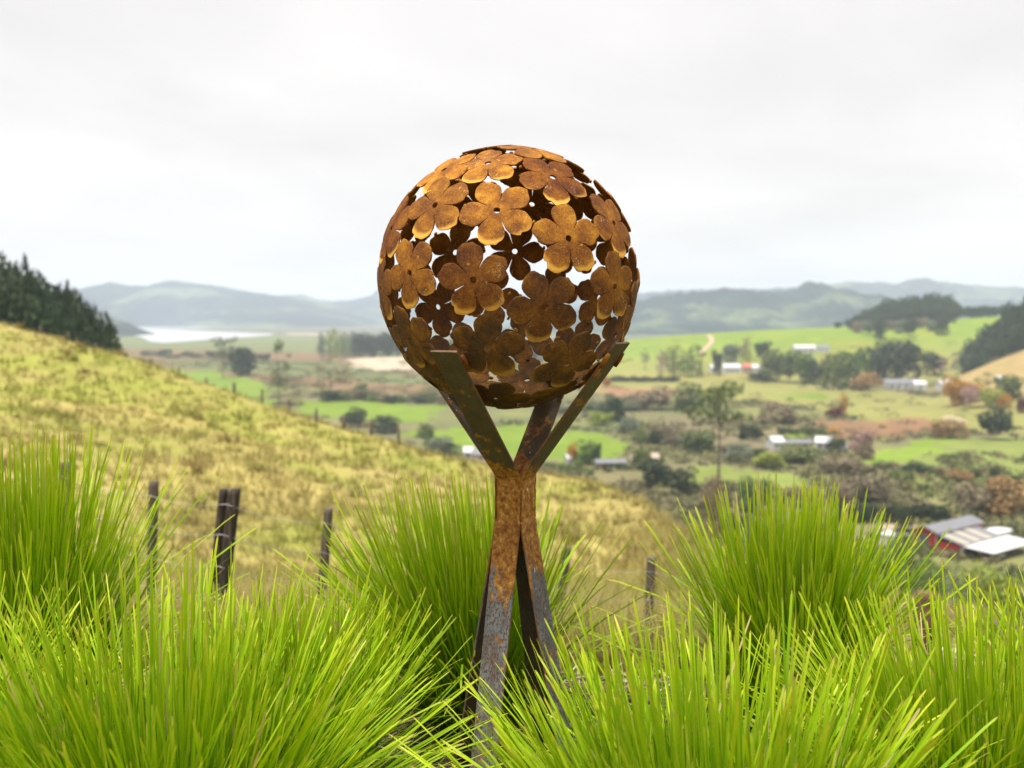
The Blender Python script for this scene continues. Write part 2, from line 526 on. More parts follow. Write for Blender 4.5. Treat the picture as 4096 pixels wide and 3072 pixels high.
# ------------------------------------------------------------------ far hills
m_hill, t, b, n, l = newmat('hill_bush')
b.inputs['Roughness'].default_value = 1.0
b.inputs['Specular IOR Level'].default_value = 0.0
geo = n('ShaderNodeNewGeometry')
f1 = noise(t, geo.outputs['Position'], 0.0022, 5, 0.6)
f2 = noise(t, geo.outputs['Position'], 0.02, 4, 0.6)
c = ramp(t, f1, [(0.42, (.010, .018, .022)), (0.53, (.026, .038, .032)), (0.61, (.10, .125, .065))])  # bush colour with the blue of distant haze painted into it
c = mix(t, 0.7, c, ramp(t, f2, [(0.3, (.55, .55, .55)), (0.7, (1.4, 1.4, 1.4))]), 'MULTIPLY')
l(c, b.inputs['Base Color'])
def hills(name, d0, d1, prof, rough_px, label, seed, step=1.0):
    prof = np.array(prof, float)
    us = np.arange(prof[0, 0], prof[-1, 0] + step, step)
    vv = np.interp(us, prof[:, 0], prof[:, 1])
    k = np.array([.25, .5, .25]); 
    vv = np.convolve(np.pad(vv, 1, mode='edge'), k, 'valid')
    vv = vv + (fbm(us / 4.0, us * 0, seed, 3) - 0.5) * rough_px * 2
    rows = np.array([0, .12, .25, .4, .55, .7, .82, .92, 1.0, 1.12, 1.35, 1.7])
    hp = np.array([0, .05, .16, .34, .55, .74, .88, .96, 1.0, .93, .6, -.1])
    P = np.zeros((len(us), len(rows), 3))
    ridge_z = EYE[2] - slope(vv) * d1
    for j, (q, h) in enumerate(zip(rows, hp)):
        dj = d0 + (d1 - d0) * q
        jit = (fbm(us / 14.0, us * 0 + j * 1.7, seed + 5, 3) - 0.5) * (0.22 if 0 < q < 1 else 0)
        P[:, j, 0] = EYE[0] + (us - 512) / F * d1 * (0.75 + 0.25 * dj / d1)
        P[:, j, 1] = EYE[1] + dj
        P[:, j, 2] = (FLOOR - 2) + (ridge_z - FLOOR + 2) * np.clip(h + jit, -0.1, 1.0)
    nr = len(rows)
    i = np.arange(len(us) - 1)[:, None] * nr + np.arange(nr - 1)[None]
    q = np.stack([i, i + nr, i + nr + 1, i + 1], -1).reshape(-1, 4)
    o = link(name, mesh_np(name, P.reshape(-1, 3), q, m_hill, True))
    return tag(o, label, 'hills', kind='structure')
hills('hills', 6000, 7600, [(-260, 300), (-60, 296), (60, 294), (78, 291), (101, 284.5), (112, 282), (134, 286.5), (150, 286), (159, 282.5), (172, 280), (186, 282.5), (208, 284.5), (235, 289), (271, 295), (284, 296), (305, 300), (330, 306), (360, 316), (380, 325)], 0.7, 'long blue grey range of hills beyond the lake', 3)
hills('hills.001', 7600, 9200, [(230, 312), (271, 298), (284, 295.5), (305, 294.5), (316, 299), (331, 301), (352, 300), (371, 296), (380, 289), (410, 286), (450, 292), (490, 296), (540, 293), (590, 297), (640, 295), (700, 300), (760, 320)], 0.6, 'paler hills behind the left range, seen past the sphere', 9)
hills('hills.002', 3500, 4600, [(490, 331), (510, 324), (540, 316), (580, 310), (620, 305), (638, 301), (659, 295), (694, 292), (722, 288.5), (731, 288.5), (743, 290), (776, 292), (785, 291), (797, 289), (803, 282.5), (808, 280.5), (814, 284), (819, 283.5), (836, 288.5), (850, 292), (873, 296), (900, 301), (940, 306), (1000, 311), (1060, 322), (1080, 328)], 2.6, 'dark bushy blue green ridge behind the green hill', 15)
hills('hills.003', 6200, 7900, [(560, 312), (612, 296), (660, 291), (700, 289.5), (770, 289), (830, 284), (849, 280.5), (860, 284), (873, 283), (895, 284), (905, 281), (916, 279), (932, 281), (948, 284), (985, 285.5), (1024, 289), (1100, 292), (1300, 300)], 1.8, 'pale hazy ridge with scattered trees on the right skyline', 23)

# ------------------------------------------------------------------ trees
def leafmat(name, col, var=0.35):
    m, t, b, n, l = newmat(name)
    b.inputs['Roughness'].default_value = 0.75
    b.inputs['Specular IOR Level'].default_value = 0.15
    f = attr(t, 'rnd')
    oi = n('ShaderNodeObjectInfo')
    c = ramp(t, f, [(0.0, tuple(q * (1 - var) for q in col)), (1.0, tuple(q * (1 + var) for q in col))])
    c = mix(t, 1.0, c, ramp(t, oi.outputs['Random'], [(0, (.86, .9, .9)), (1, (1.14, 1.1, 1.05))]), 'MULTIPLY')
    l(c, b.inputs['Base Color'])
    return m
M_LEAF = {
    'pine': leafmat('pine_needles', (.038, .066, .029)),
    'dark': leafmat('dark_leaves', (.046, .064, .032)),
    'olive': leafmat('olive_leaves', (0.123, 0.152, 0.051)),
    'green': leafmat('green_leaves', (0.109, 0.167, 0.043)),
    'lime': leafmat('yellow_green_leaves', (0.246, 0.290, 0.051)),
    'orange': leafmat('orange_leaves', (0.435, 0.225, 0.036)),
    'rust': leafmat('rusty_leaves', (.30, .185, .075)),
    'maroon': leafmat('maroon_leaves', (0.123, 0.032, 0.026)),
    'pink': leafmat('bare_pink_twigs', (0.348, 0.232, 0.203)),
    'brown': leafmat('brown_twigs', (.20, .160, .100)),
    'grey': leafmat('grey_green_leaves', (0.145, 0.167, 0.109)),
    'cream': leafmat('cream_plumes', (0.754, 0.623, 0.435)),
}
m_bark = simple('bark', (.12, .095, .07), 0.95, 0.35, 6)

def crown_points(kind, rg_, n):
    P = []
    def lobes(cs, n):
        w = np.array([c[3] ** 2 for c in cs]); w /= w.sum()
        idx = rg_.choice(len(cs), n, p=w)
        d = rg_.normal(size=(n, 3)); d /= np.linalg.norm(d, axis=1)[:, None]
        rad = rg_.uniform(0.55, 1.0, n) ** 0.6
        c = np.array(cs)[idx]
        sq = np.array([1, 1, c_sq])
        return c[:, :3] + d * (c[:, 3] * rad)[:, None] * sq
    c_sq = 0.85
    if kind == 'round':
        cs = [(0, 0, .50, .34)] + [(.30 * math.cos(a) * q, .30 * math.sin(a) * q, z, s) for a, q, z, s in
             [(rg_.uniform(0, 6.28), rg_.uniform(.5, 1.05), rg_.uniform(.14, .84), rg_.uniform(.14, .25)) for _ in range(16)]]
    elif kind == 'poplar':
        cs = [(rg_.uniform(-.2, .2), rg_.uniform(-.2, .2), z, rg_.uniform(.20, .34) * (1.1 - 0.45 * max(0, z - .5) * 2)) for z in np.linspace(.12, .88, 12)]
        c_sq = 0.4
    elif kind == 'pine':
        cs = []
        for z in np.linspace(.12, .95, 14):
            w = .46 * (1 - z) ** 0.75 + .05
            for k in range(3):
                a = rg_.uniform(0, 6.28)
                cs.append((w * .62 * math.cos(a), w * .62 * math.sin(a), z - rg_.uniform(0, .04), w * rg_.uniform(.3, .5) + .02))
        c_sq = 0.4
    elif kind == 'umbrella':
        cs = [(.36 * math.cos(a) * q, .36 * math.sin(a) * q, z, s) for a, q, z, s in
              [(rg_.uniform(0, 6.28), rg_.uniform(0.1, 1.0), rg_.uniform(.62, .96), rg_.uniform(.08, .15)) for _ in range(22)]]
        c_sq = 0.3
    elif kind in ('bush', 'thicket'):
        cs = [(0, 0, .42, .36)] + [(.34 * math.cos(a) * q, .34 * math.sin(a) * q, z, s) for a, q, z, s in
              [(rg_.uniform(0, 6.28), rg_.uniform(.4, 1.0), rg_.uniform(.12, .75), rg_.uniform(.14, .26)) for _ in range(12)]]
        c_sq = 0.95
    elif kind == 'sparse':
        cs = [(.30 * math.cos(a) * q, .30 * math.sin(a) * q, z, s) for a, q, z, s in
              [(rg_.uniform(0, 6.28), rg_.uniform(.1, 1.1), rg_.uniform(.30, .95), rg_.uniform(.06, .13)) for _ in range(16)]]
        c_sq = 0.6
    P = lobes(cs, n)
    P[:, 2] = np.clip(P[:, 2], 0.02, None)
    P[:, 2] *= 0.99 / np.quantile(P[:, 2], .985)
    P[:, :2] *= 0.5 / np.quantile(np.abs(P[:, :2]), .975)
    return P

def leaf_mesh(name, P, size, rg_):
    n = len(P)
    a = rg_.normal(size=(n, 3)); a /= np.linalg.norm(a, axis=1)[:, None]
    bvec = np.cross(a, rg_.normal(size=(n, 3))); bvec /= np.linalg.norm(bvec, axis=1)[:, None]
    s = size * rg_.uniform(.55, 1.35, n)[:, None]
    Vv = np.stack([P - a * s - bvec * s * .5, P + a * s * .3 - bvec * s * .7, P + a * s + bvec * s * .3, P - a * s * .2 + bvec * s * .8], 1).reshape(-1, 3)
    q = np.arange(n * 4).reshape(n, 4)
    rnd = np.repeat(rg_.uniform(0, 1, n), 4)
    return mesh_np(name, Vv, q, M_LEAF['green'], False, {'rnd': rnd})

CROWNS = {}
def crown_lib(kind, n, size, variants=4):
    lib = []
    for k in range(variants):
        rg_ = np.random.default_rng(hash(kind) % 1000 + k * 31 if False else sum(map(ord, kind)) + k * 31)
        me = leaf_mesh('crown_' + kind, crown_points(kind, rg_, n), size, rg_)
        tr = MB()
        top = {'umbrella': .85, 'poplar': .8, 'pine': .93}.get(kind, .7)
        tr.tube([(0, 0, -.06), (0.004, 0, .12), (-.004, .006, .4), (.005, 0, top)], [.032, .026, .018, .006], 7)
        for q in range(7 if kind in ('umbrella', 'sparse', 'round') else 4):
            a = q * 2.4 + k; z0 = rg_.uniform(.35, .6) if kind != 'umbrella' else rg_.uniform(.52, .7)
            e = rg_.uniform(.16, .3)
            tr.tube([(0, 0, z0), (e * .5 * math.cos(a), e * .5 * math.sin(a), z0 + .08), (e * math.cos(a), e * math.sin(a), z0 + .2)], [.012, .009, .004], 5)
        lib.append((me, tr.mesh('trunk_' + kind, m_bark, True)))
    CROWNS[kind] = lib
crown_lib('round', 2000, .040)
crown_lib('poplar', 1300, .030)
crown_lib('pine', 1800, .040)
crown_lib('umbrella', 1150, .022)
crown_lib('bush', 1500, .042)
crown_lib('sparse', 650, .024)
crown_lib('thicket', 5200, .019)

_vi = [0]
ORD = ['first', 'second', 'third', 'fourth', 'fifth', 'sixth', 'seventh', 'eighth', 'ninth', 'tenth', 'eleventh', 'twelfth', 'thirteenth', 'fourteenth', 'fifteenth', 'sixteenth']
def tree(u, vtop, wpx, kind, mat, label, group=None, vbase=None, d=None, name='tree', cat='tree', trunk=True, sink=0.0):
    p = at(u, d) if d else hit(u, vbase, DMIN_VALLEY)
    dist = p[1] - EYE[1]
    h = max(z_at(vtop, dist) - p[2] + sink, 0.5)
    w = 1.12 * wpx / F * dist
    _vi[0] += 1
    me, tr = CROWNS[kind][_vi[0] % len(CROWNS[kind])]
    if trunk:
        root = empty(name, (p[0], p[1], p[2] - sink), rng.uniform(0, 6.28))
        c_ = link('crown', me, root); t_ = link('trunk', tr, root)
        tw = min(w, h * .5)
        for o, sx in ((c_, w), (t_, tw)):
            o.scale = (sx, sx, h)
    else:
        root = link(name, me, None, (p[0], p[1], p[2] - sink))
        root.rotation_euler.z = rng.uniform(0, 6.28)
        root.scale = (w, w, h)
        c_ = root
    c_.material_slots[0].link = 'OBJECT'
    c_.material_slots[0].material = M_LEAF[mat]
    tag(root, label, cat, group)
    return root

# left pine forest on the ridge
FT = np.array([(-40, 250), (0, 267), (20, 275), (40, 284), (60, 294), (75, 303), (90, 318), (105, 334), (118, 346)], float)
GP = 'pines of the dark wood on the left ridge'
for k in range(78):
    row = k % 3
    u = -26 + (k / 78) * 142 + rng.uniform(-3, 3)
    vt = float(np.interp(u, FT[:, 0], FT[:, 1])) + rng.uniform(-2.5, 4) + (0, 9, 20)[row]
    dist = (250, 225, 205)[row] + rng.uniform(-8, 8)
    tree(u, vt, rng.uniform(26, 36), ('round', 'round', 'round', 'pine', 'round', 'round')[k % 6], ('pine', 'dark', 'pine')[(k // 3) % 3], 'dark green pine in the wood on the left ridge', GP, d=dist, name='pine_tree')
tree(28, 264, 15, 'pine', 'pine', 'tallest pine standing up from the left wood skyline', d=250, name='pine_tree')
tree(69, 286, 13, 'pine', 'pine', 'narrow pine spire on the falling edge of the left wood', d=235, name='pine_tree')
tree(96, 313, 12, 'pine', 'dark', 'thin pine near the lower right end of the left wood', d=225, name='pine_tree')
tree(106, 331, 20, 'round', 'dark', 'last dark bushy tree at the foot of the left wood', d=190)
hills('hills.004', 3000, 3400, [(60, 312), (100, 313), (112, 317), (122, 321), (131, 326), (139, 331), (143, 336)], 1.6, 'dark wooded headland between the left wood and the lake', 31)

# single trees in the left half of the valley
tree(223, 337, 30, 'sparse', 'grey', 'tall open grey green tree left of the rounder dark one', vbase=379)
tree(241, 348, 26, 'round', 'dark', 'flat topped dark tree right of the tall grey green one', vbase=376)
tree(279, 341, 24, 'sparse', 'olive', 'tall thin upright tree above the near hill crest', vbase=406)
tree(330, 358, 34, 'sparse', 'brown', 'faint bare twiggy tree right of the tall thin one', vbase=402)
for k, (u, vt, vb, w, m) in enumerate([(322, 333, 357, 9, 'dark'), (330, 330, 358, 11, 'lime'), (337, 330, 358, 12, 'lime'), (345, 333, 358, 12, 'green'), (352, 332, 357, 9, 'dark')]):
    tree(u, vt, w, 'poplar', m, ['dark narrow tree at the left end of the poplar clump', 'pale yellow green poplar beside the dark narrow tree', 'widest yellow green poplar in the middle of the clump', 'mid green poplar on the right of the clump', 'dark green poplar closing the clump on the right'][k], 'poplar clump beyond the brown marsh', vbase=vb)
for k in range(6):
    tree(360 + k * 8, 334 + (k % 3), 14, 'round', 'dark', ORD[k] + ' rounded dark tree from the left in the row beside the sphere', 'dark tree row left of the sphere', vbase=357)
for k in range(12):
    tree(430 + k * 17 + rng.uniform(-5, 5), 338 + rng.uniform(0, 8), 17, 'round', ('dark', 'green', 'grey')[k % 3], ORD[k] + ' tree from the left in the row hidden behind the flower sphere', 'trees behind the sphere', vbase=358 + rng.uniform(0, 6))

# right hill: trees, woods
tree(645, 349, 11, 'sparse', 'grey', 'thin pale tree at the left foot of the green hill', vbase=370)
tree(661, 350, 10, 'poplar', 'pink', 'bare pinkish brown poplar left of the green poplars', vbase=372)
tree(674, 346, 17, 'poplar', 'olive', 'broad green poplar beside the bare one', vbase=376)
tree(692, 346, 22, 'poplar', 'green', 'largest green poplar of the pair below the track', vbase=377)
tree(700, 358, 6, 'poplar', 'lime', 'small yellow poplar at the right of the green pair', vbase=377)
tree(717, 351, 8, 'round', 'dark', 'small dark tree left of the white farm roof', vbase=376)
tree(731, 345, 18, 'round', 'grey', 'grey green tree behind the white farm roof', vbase=363)
tree(746, 338, 10, 'poplar', 'brown', 'tall bare brown poplar above the farm', vbase=360)
tree(749, 349, 8, 'poplar', 'lime', 'yellow poplar in front of the bare brown one', vbase=362)
tree(762, 342, 14, 'round', 'pine', 'round almost black tree right of the brown poplar', vbase=357)
tree(772, 351, 22, 'round', 'olive', 'olive rounded tree right of the farm', vbase=382)
tree(789, 352, 20, 'round', 'olive', 'left tree of the olive pair below the white house', vbase=383)
tree(803, 353, 20, 'round', 'green', 'right tree of the olive pair below the white house', vbase=384)
tree(818, 362, 16, 'round', 'dark', 'low dark tree under the small white cottage', vbase=385)
tree(834, 355, 24, 'round', 'olive', 'olive tree topped with yellow leaves', vbase=390)
tree(840, 352, 10, 'round', 'lime', 'bright yellow crown behind the olive trees', vbase=372)
tree(855, 351, 26, 'round', 'green', 'green tree left of the darkest round trees', vbase=388)
tree(873, 350, 28, 'round', 'dark', 'dark rounded tree left of the tallest one', vbase=382)
tree(898, 341, 38, 'round', 'dark', 'tallest dark rounded tree above the pale sheds', vbase=382)
tree(864, 373, 25, 'bush', 'rust', 'rust brown dome shaped tree before the dark row', vbase=391, trunk=False, name='shrub', cat='shrub')
tree(760, 372, 20, 'bush', 'dark', 'low dark hedge tree in front of the farm', vbase=382, trunk=False, name='shrub', cat='shrub')
tree(932, 353, 20, 'round', 'dark', 'dark tree standing alone right of the tall dark row', vbase=376)
tree(946, 356, 20, 'sparse', 'pink', 'bare pinkish tree at the edge of the right wood', vbase=377)
tree(957, 352, 20, 'sparse', 'grey', 'grey bare tree in front of the right wood', vbase=378)
tree(501 + 262, 382, 14, 'bush', 'rust', 'small rusty bush in the pale field', vbase=388, trunk=False, name='shrub', cat='shrub') if False else None
tree(845, 318.5, 6, 'round', 'pine', 'single small dark tree on the ridge left of the hilltop wood', vbase=328.5) if False else None
tree(838, 322, 7, 'round', 'pine', 'single small dark tree on the ridge left of the hilltop wood', d=1480)
tree(606, 376, 9, 'bush', 'orange', 'orange tree close to the right arm of the sculpture', vbase=388, trunk=False, name='shrub', cat='shrub')
HT = np.array([(848, 320), (858, 314), (866, 309), (876, 304), (890, 299), (905, 296), (920, 294.5), (940, 294), (950, 296), (957, 302), (960, 312)], float)
GW = 'trees of the dark hilltop wood'
for k in range(40):
    row = k % 3
    u = 850 + (k / 40) * 107
    vt = float(np.interp(u, HT[:, 0], HT[:, 1])) + (0, 6, 12)[row] + rng.uniform(-.8, 1.5)
    dist = (1500, 1460, 1420)[row]
    tree(u, min(vt, 326), rng.uniform(9, 13), 'round', ('pine', 'pine', 'dark')[row], 'dark tree in the wood capping the green hill', GW, d=dist)
for k in range(9):
    u = 858 + k * 10.5
    tree(u, 323 - k * .6 + rng.uniform(-2, 2), 12, 'round', ('brown', 'grey', 'dark')[k % 3], ORD[k] + ' greyish tree from the left along the lower edge of the hilltop wood', 'grey trees below the hilltop wood', d=1370 - (k % 3) * 40)
for k in range(8):
    tree(964 + k * 8.2, 308 - k * .4 + rng.uniform(-1.5, 1.5), 12, 'round', 'pine', ORD[k] + ' low dark tree from the left in the right ridge row', 'tree row along the right ridge', d=1500)
RT = np.array([(965, 352), (972, 345), (980, 333), (990, 325), (1000, 316), (1010, 309), (1024, 298), (1050, 290)], float)
for k in range(30):
    u = 968 + (k / 30) * 80
    row = k % 3
    vt = float(np.interp(u, RT[:, 0], RT[:, 1])) + (0, 10, 22)[row] + rng.uniform(-1, 2)
    tree(u, vt, rng.uniform(14, 20), 'round', ('pine', 'dark', 'pine')[row], 'dark tree of the wood above the tan slope', 'trees of the right hand wood', d=(1010, 960, 915)[row])

# autumn trees
tree(955, 378, 20, 'round', 'orange', 'large orange and green autumn tree left of the pink one', vbase=406)
tree(969, 383, 22, 'round', 'orange', 'orange tree behind the pink blossom coloured one', vbase=402)
tree(970, 386, 15, 'round', 'pink', 'dusty pink tree in front of the orange ones', vbase=408)
tree(989, 389, 18, 'round', 'lime', 'yellow green autumn tree right of the pink one', vbase=408)
tree(1004, 395, 12, 'round', 'orange', 'small bright orange tree near the right edge', vbase=409)
tree(1022, 399, 10, 'round', 'maroon', 'dark red tree at the right picture edge', vbase=413)
tree(987, 373, 20, 'sparse', 'olive', 'loose olive tree behind the orange trees', vbase=392)
tree(1008, 376, 24, 'round', 'olive', 'olive tree on the foot of the tan slope', vbase=398)
tree(834, 406, 14, 'bush', 'maroon', 'maroon bush with an orange tree beside it', vbase=418, trunk=False, name='shrub', cat='shrub')
tree(843, 393, 8, 'poplar', 'orange', 'slim orange tree behind the maroon bush', vbase=416)
tree(996, 410, 29, 'round', 'dark', 'big dark green dome bush in the right hand field', vbase=440, trunk=False, name='shrub', cat='shrub')
tree(949, 421, 32, 'bush', 'rust', 'wide low ochre bush left of the dark dome', vbase=438, trunk=False, name='shrub', cat='shrub')
tree(955, 416, 18, 'bush', 'cream', 'cream pampas clump behind the ochre bush', vbase=426, trunk=False, name='shrub', cat='shrub')
tree(862, 427, 26, 'sparse', 'pink', 'pale pinkish bare tree right of the white houses', vbase=460)
tree(862, 432, 22, 'bush', 'pink', 'pale twiggy undergrowth round the pinkish bare tree', vbase=460, trunk=False, name='shrub', cat='shrub')
tree(837, 438, 16, 'bush', 'dark', 'dark bush right beside the larger white house', vbase=452, trunk=False, name='shrub', cat='shrub')
tree(755, 425, 14, 'bush', 'dark', 'dark upright bush left of the white houses', vbase=441, trunk=False, name='shrub', cat='shrub')
tree(744, 424, 10, 'bush', 'dark', 'second dark bush further left of the white houses', vbase=440, trunk=False, name='shrub', cat='shrub')
tree(834, 428, 10, 'bush', 'orange', 'small orange bush above the white houses', vbase=434, trunk=False, name='shrub', cat='shrub')

# the tall umbrella pine
p = tree(718.5, 384, 62, 'umbrella', 'olive', 'tall umbrella shaped pine with a long bare trunk', vbase=489, name='pine_tree')

# middle valley bushes (left of and behind the stand)
MB_ = [
    (354, 409, 427, 24, 'dark', 'dark bush on the green strip left of the near hill crest'),
    (385, 416, 433, 28, 'dark', 'darkest broad bush just above the near hill crest'),
    (359, 384, 399, 14, 'olive', 'olive bush at the foot of the brown marsh'),
    (329, 390, 402, 18, 'dark', 'dark thicket under the bare twiggy tree'),
    (438, 436, 454, 32, 'grey', 'grey green bush mass left of the sculpture arm'),
    (425, 424, 438, 18, 'olive', 'olive bush beside the grey green mass'),
    (614, 397, 422, 20, 'pine', 'dark cone shaped conifer right of the sculpture arm'),
    (600, 412, 426, 22, 'lime', 'yellow green bush left of the dark conifer'),
    (572, 443, 464, 10, 'orange', 'orange cone shaped tree beside a white tent'),
    (586, 441, 465, 18, 'green', 'broad green tree right of the orange cone'),
    (597, 444, 466, 7, 'pine', 'slim dark cypress left of the low dark shed'),
    (640, 448, 470, 16, 'olive', 'olive bush on the right of the low dark shed'),
    (658, 459, 488, 30, 'dark', 'dark shrub mass on the near hill edge, left one'),
    (686, 468, 495, 22, 'dark', 'dark rounded shrub right of the mass on the hill edge'),
    (713, 478, 512, 24, 'brown', 'brown dark shrub under the umbrella pine'),
    (752, 479, 512, 28, 'green', 'green shrub right of the pine trunk above the tussock'),
    (862, 473, 503, 44, 'brown', 'large brown twiggy bush above the dark hedge'),
    (843, 484, 506, 24, 'brown', 'dark brown bush left of the large twiggy one'),
    (800, 488, 500, 26, 'brown', 'low brown scrub on the yellow green slope'),
    (900, 470, 484, 24, 'olive', 'olive scrub under the bright field on the right'),
    (915, 462, 474, 22, 'dark', 'dark scrub patch along the field edge'),
    (960, 470, 482, 26, 'rust', 'ochre bush in the right hand slope field'),
    (1010, 480, 515, 44, 'rust', 'large rusty bush at the right edge above the red shed'),
    (975, 486, 512, 40, 'brown', 'brown bare thicket behind the red shed'),
    (630, 418, 434, 20, 'grey', 'grey green scrub below the dark conifer'),
    (668, 424, 442, 34, 'brown', 'brown scrub left of the umbrella pine trunk'),
    (776, 404, 424, 34, 'brown', 'brown twiggy tree mass right of the umbrella crown'),
    (700, 432, 452, 30, 'olive', 'olive scrub round the umbrella pine trunk'),
    (740, 446, 462, 26, 'grey', 'grey green scrub right of the pine trunk'),
    (800, 446, 462, 44, 'olive', 'olive thicket in front of the white houses'),
    (770, 452, 468, 26, 'lime', 'yellow green thicket below the white houses'),
    (845, 458, 474, 40, 'brown', 'brown thicket below the pinkish tree'),
    (648, 388, 410, 40, 'brown', 'brown scrub band below the pale field'),
    (690, 384, 412, 30, 'olive', 'olive scrub behind the umbrella pine crown'),
]
for u, vt, vb, w, m, lab in MB_:
    tree(u, vt, w, 'bush', m, lab, vbase=vb, trunk=False, name='shrub', cat='shrub')

# belts of bushes between the paddocks
for u0, u1, v0, v1, nb_, hpx, wpx_, mats, lab, grp in [
    (781, 821, 434.5, 434.5, 6, 7, 10, ('dark', 'olive'), 'bush from the left in the belt above the white houses', 'belt of bushes above the white houses'),
    (338, 442, 400, 404, 12, 9, 13, ('dark', 'olive', 'brown'), 'bush from the left in the belt between two green strips', 'belt of bushes between the green strips'),
    (640, 765, 444, 458, 10, 11, 17, ('olive', 'dark', 'brown', 'grey'), 'bush from the left in the thicket round the pine trunk', 'thicket round the umbrella pine trunk'),
    (552, 640, 414, 410, 9, 9, 14, ('olive', 'grey', 'brown'), 'bush from the left in the scrub belt below the pink strip', 'scrub belt below the pink strip'),
    (880, 1012, 469, 480, 10, 8, 14, ('olive', 'brown', 'dark'), 'bush from the left in the belt across the right field', 'belt of bushes across the right field'),
    (150, 262, 356, 361, 10, 6, 13, ('olive', 'dark'), 'bush from the left in the belt on the brown marsh', 'belt of bushes on the brown marsh'),
]:
    for k in range(nb_):
        q = k / (nb_ - 1); vb = v0 + (v1 - v0) * q + rng.uniform(-1.2, 1.2)
        tree(u0 + (u1 - u0) * q + rng.uniform(-3, 3), vb - hpx * rng.uniform(.7, 1.25), wpx_ * rng.uniform(.8, 1.3), 'bush', mats[k % len(mats)],
             ORD[k] + ' ' + lab, grp, vbase=vb, trunk=False, name='shrub', cat='shrub')

# bushes on the steep slope below the garden, right
SL = [
    (795, 512, 60, 70, 'olive', 'olive bush behind the right hand tussock'),
    (895, 538, 70, 120, 'olive', 'big rounded olive tree left of the red shed wall'),
    (922, 562, 50, 100, 'green', 'dense green bush below the red shed'),
    (972, 572, 64, 100, 'grey', 'grey green bush in front of the white carport'),
    (1012, 568, 64, 85, 'lime', 'yellow green bush at the right edge below the carport'),
    (852, 548, 60, 85, 'olive', 'olive bush just behind the right tussock tips'),
    (905, 578, 66, 62, 'dark', 'dark green bush above the brown strainer post'),
    (962, 588, 60, 55, 'olive', 'olive bush behind the fence right of the post'),
    (1035, 594, 66, 50, 'dark', 'dark bush behind the fence at the right edge'),
    (985, 604, 60, 40, 'grey', 'low grey green bush behind the plume grass'),
    (907, 513, 17, 250, 'dark', 'round dark bush beside the small white annex'),
    (948, 566, 60, 150, 'olive', 'olive tree crown just under the red shed end wall'),
    (1000, 570, 66, 140, 'dark', 'dark bushy tree under the front edge of the carport'),
    (876, 548, 56, 150, 'dark', 'dark bushy tree left of the olive crown below the shed'),
    (1030, 578, 60, 110, 'olive', 'olive bush at the right edge under the carport'),
    (752, 498, 44, 130, 'dark', 'dark bush left of the right tussock tips'),
    (716, 492, 34, 75, 'brown', 'brown bush on the steep edge of the hill'),
    (778, 520, 50, 100, 'grey', 'grey green bush right of the steep hill edge'),
    (826, 530, 50, 110, 'green', 'green bush between the tussock and the hedge'),
]
for u, vt, w, d, m, lab in SL:
    tree(u, vt, w, 'thicket', m, lab, d=d, trunk=False, name='shrub', cat='shrub', sink=0.5)
for k in range(16):
    u = 838 + k * 7.0
    tree(u, 504 + rng.uniform(-1.5, 2) + k * .15, 13, 'bush', 'dark', ORD[k] + ' bush from the left in the dark hedge behind the red shed', 'bushes of the dark hedge behind the red shed', vbase=523, trunk=False, name='shrub', cat='shrub')
for k in range(14):
    tree(598 + k * 6, 376.5 + rng.uniform(-1, 1), 8, 'bush', 'dark', ORD[k] + ' low bush from the left in the hedge line below the green poplars', 'bushes of the hedge line below the poplars', vbase=382, trunk=False, name='shrub', cat='shrub')
for k in range(10):
    tree(545 + k * 5, 461.5 + k * .8, 8, 'bush', 'green', ORD[k] + ' green bush from the left in the low hedge behind the hill crest', 'bushes of the low hedge right of the stand', vbase=468 + k * .8, trunk=False, name='shrub', cat='shrub')

# countless small scrub: one mass
SP = []
for _ in range(16000):
    u = rng.uniform(100, 1060); dist = math.exp(rng.uniform(math.log(225), math.log(1450)))
    x = EYE[0] + (u - 512) / F * dist; y = EYE[1] + dist
    SP.append((x, y, dist))
SP = np.array(SP)
gc = cover(SP[:, 0], SP[:, 1])
dens = np.where(gc[:, 1] > gc[:, 0] * 1.22, 0.0, np.where(gc[:, 0] > 0.175, 0.10, 0.8))
dens *= (fbm(SP[:, 0] / 45, SP[:, 1] / 45, 101, 3) > 0.46)
c_, d_ = crest(512 + F * SP[:, 0] / SP[:, 2])
keep = (rng.uniform(size=len(SP)) < dens) & (SP[:, 2] > d_ * 2.0)
SP = SP[keep][:4200]
SH = height(SP[:, 0], SP[:, 1])
nl = 40
ctr = np.stack([SP[:, 0], SP[:, 1], SH], 1)
sz = rng.uniform(1.2, 4.2, len(SP)) * (0.7 + SP[:, 2] / 900)
d3 = rng.normal(size=(len(SP), nl, 3)); d3 /= np.linalg.norm(d3, axis=2)[..., None]; d3[..., 2] = np.abs(d3[..., 2]) * .8
PP = (ctr[:, None] + d3 * (sz[:, None] * rng.uniform(.5, 1, (len(SP), nl)))[..., None] * np.array([1.2, 1.2, .8])).reshape(-1, 3)
tone = np.repeat(rng.uniform(0, 1, len(SP)), nl)
m_scrub, t, b, n, l = newmat('scrub_leaves')
b.inputs['Roughness'].default_value = 0.85; b.inputs['Specular IOR Level'].default_value = 0.1
l(ramp(t, attr(t, 'rnd'), [(0, (.05, .068, .030)), (.35, (.11, .12, .048)), (.65, (.19, .15, .09)), (1, (.22, .23, .075))]), b.inputs['Base Color'])
me = leaf_mesh('scrub', PP, 0.55, rng)
me.attributes['rnd'].data.foreach_set('value', np.repeat(np.clip(tone + rng.normal(0, .1, len(tone)), 0, 1), 4).astype(np.float32))
me.materials.clear(); me.materials.append(m_scrub)
o = link('scrub', me)
tag(o, 'low olive and brown scrub spread over the valley floor', 'scrub', kind='stuff')

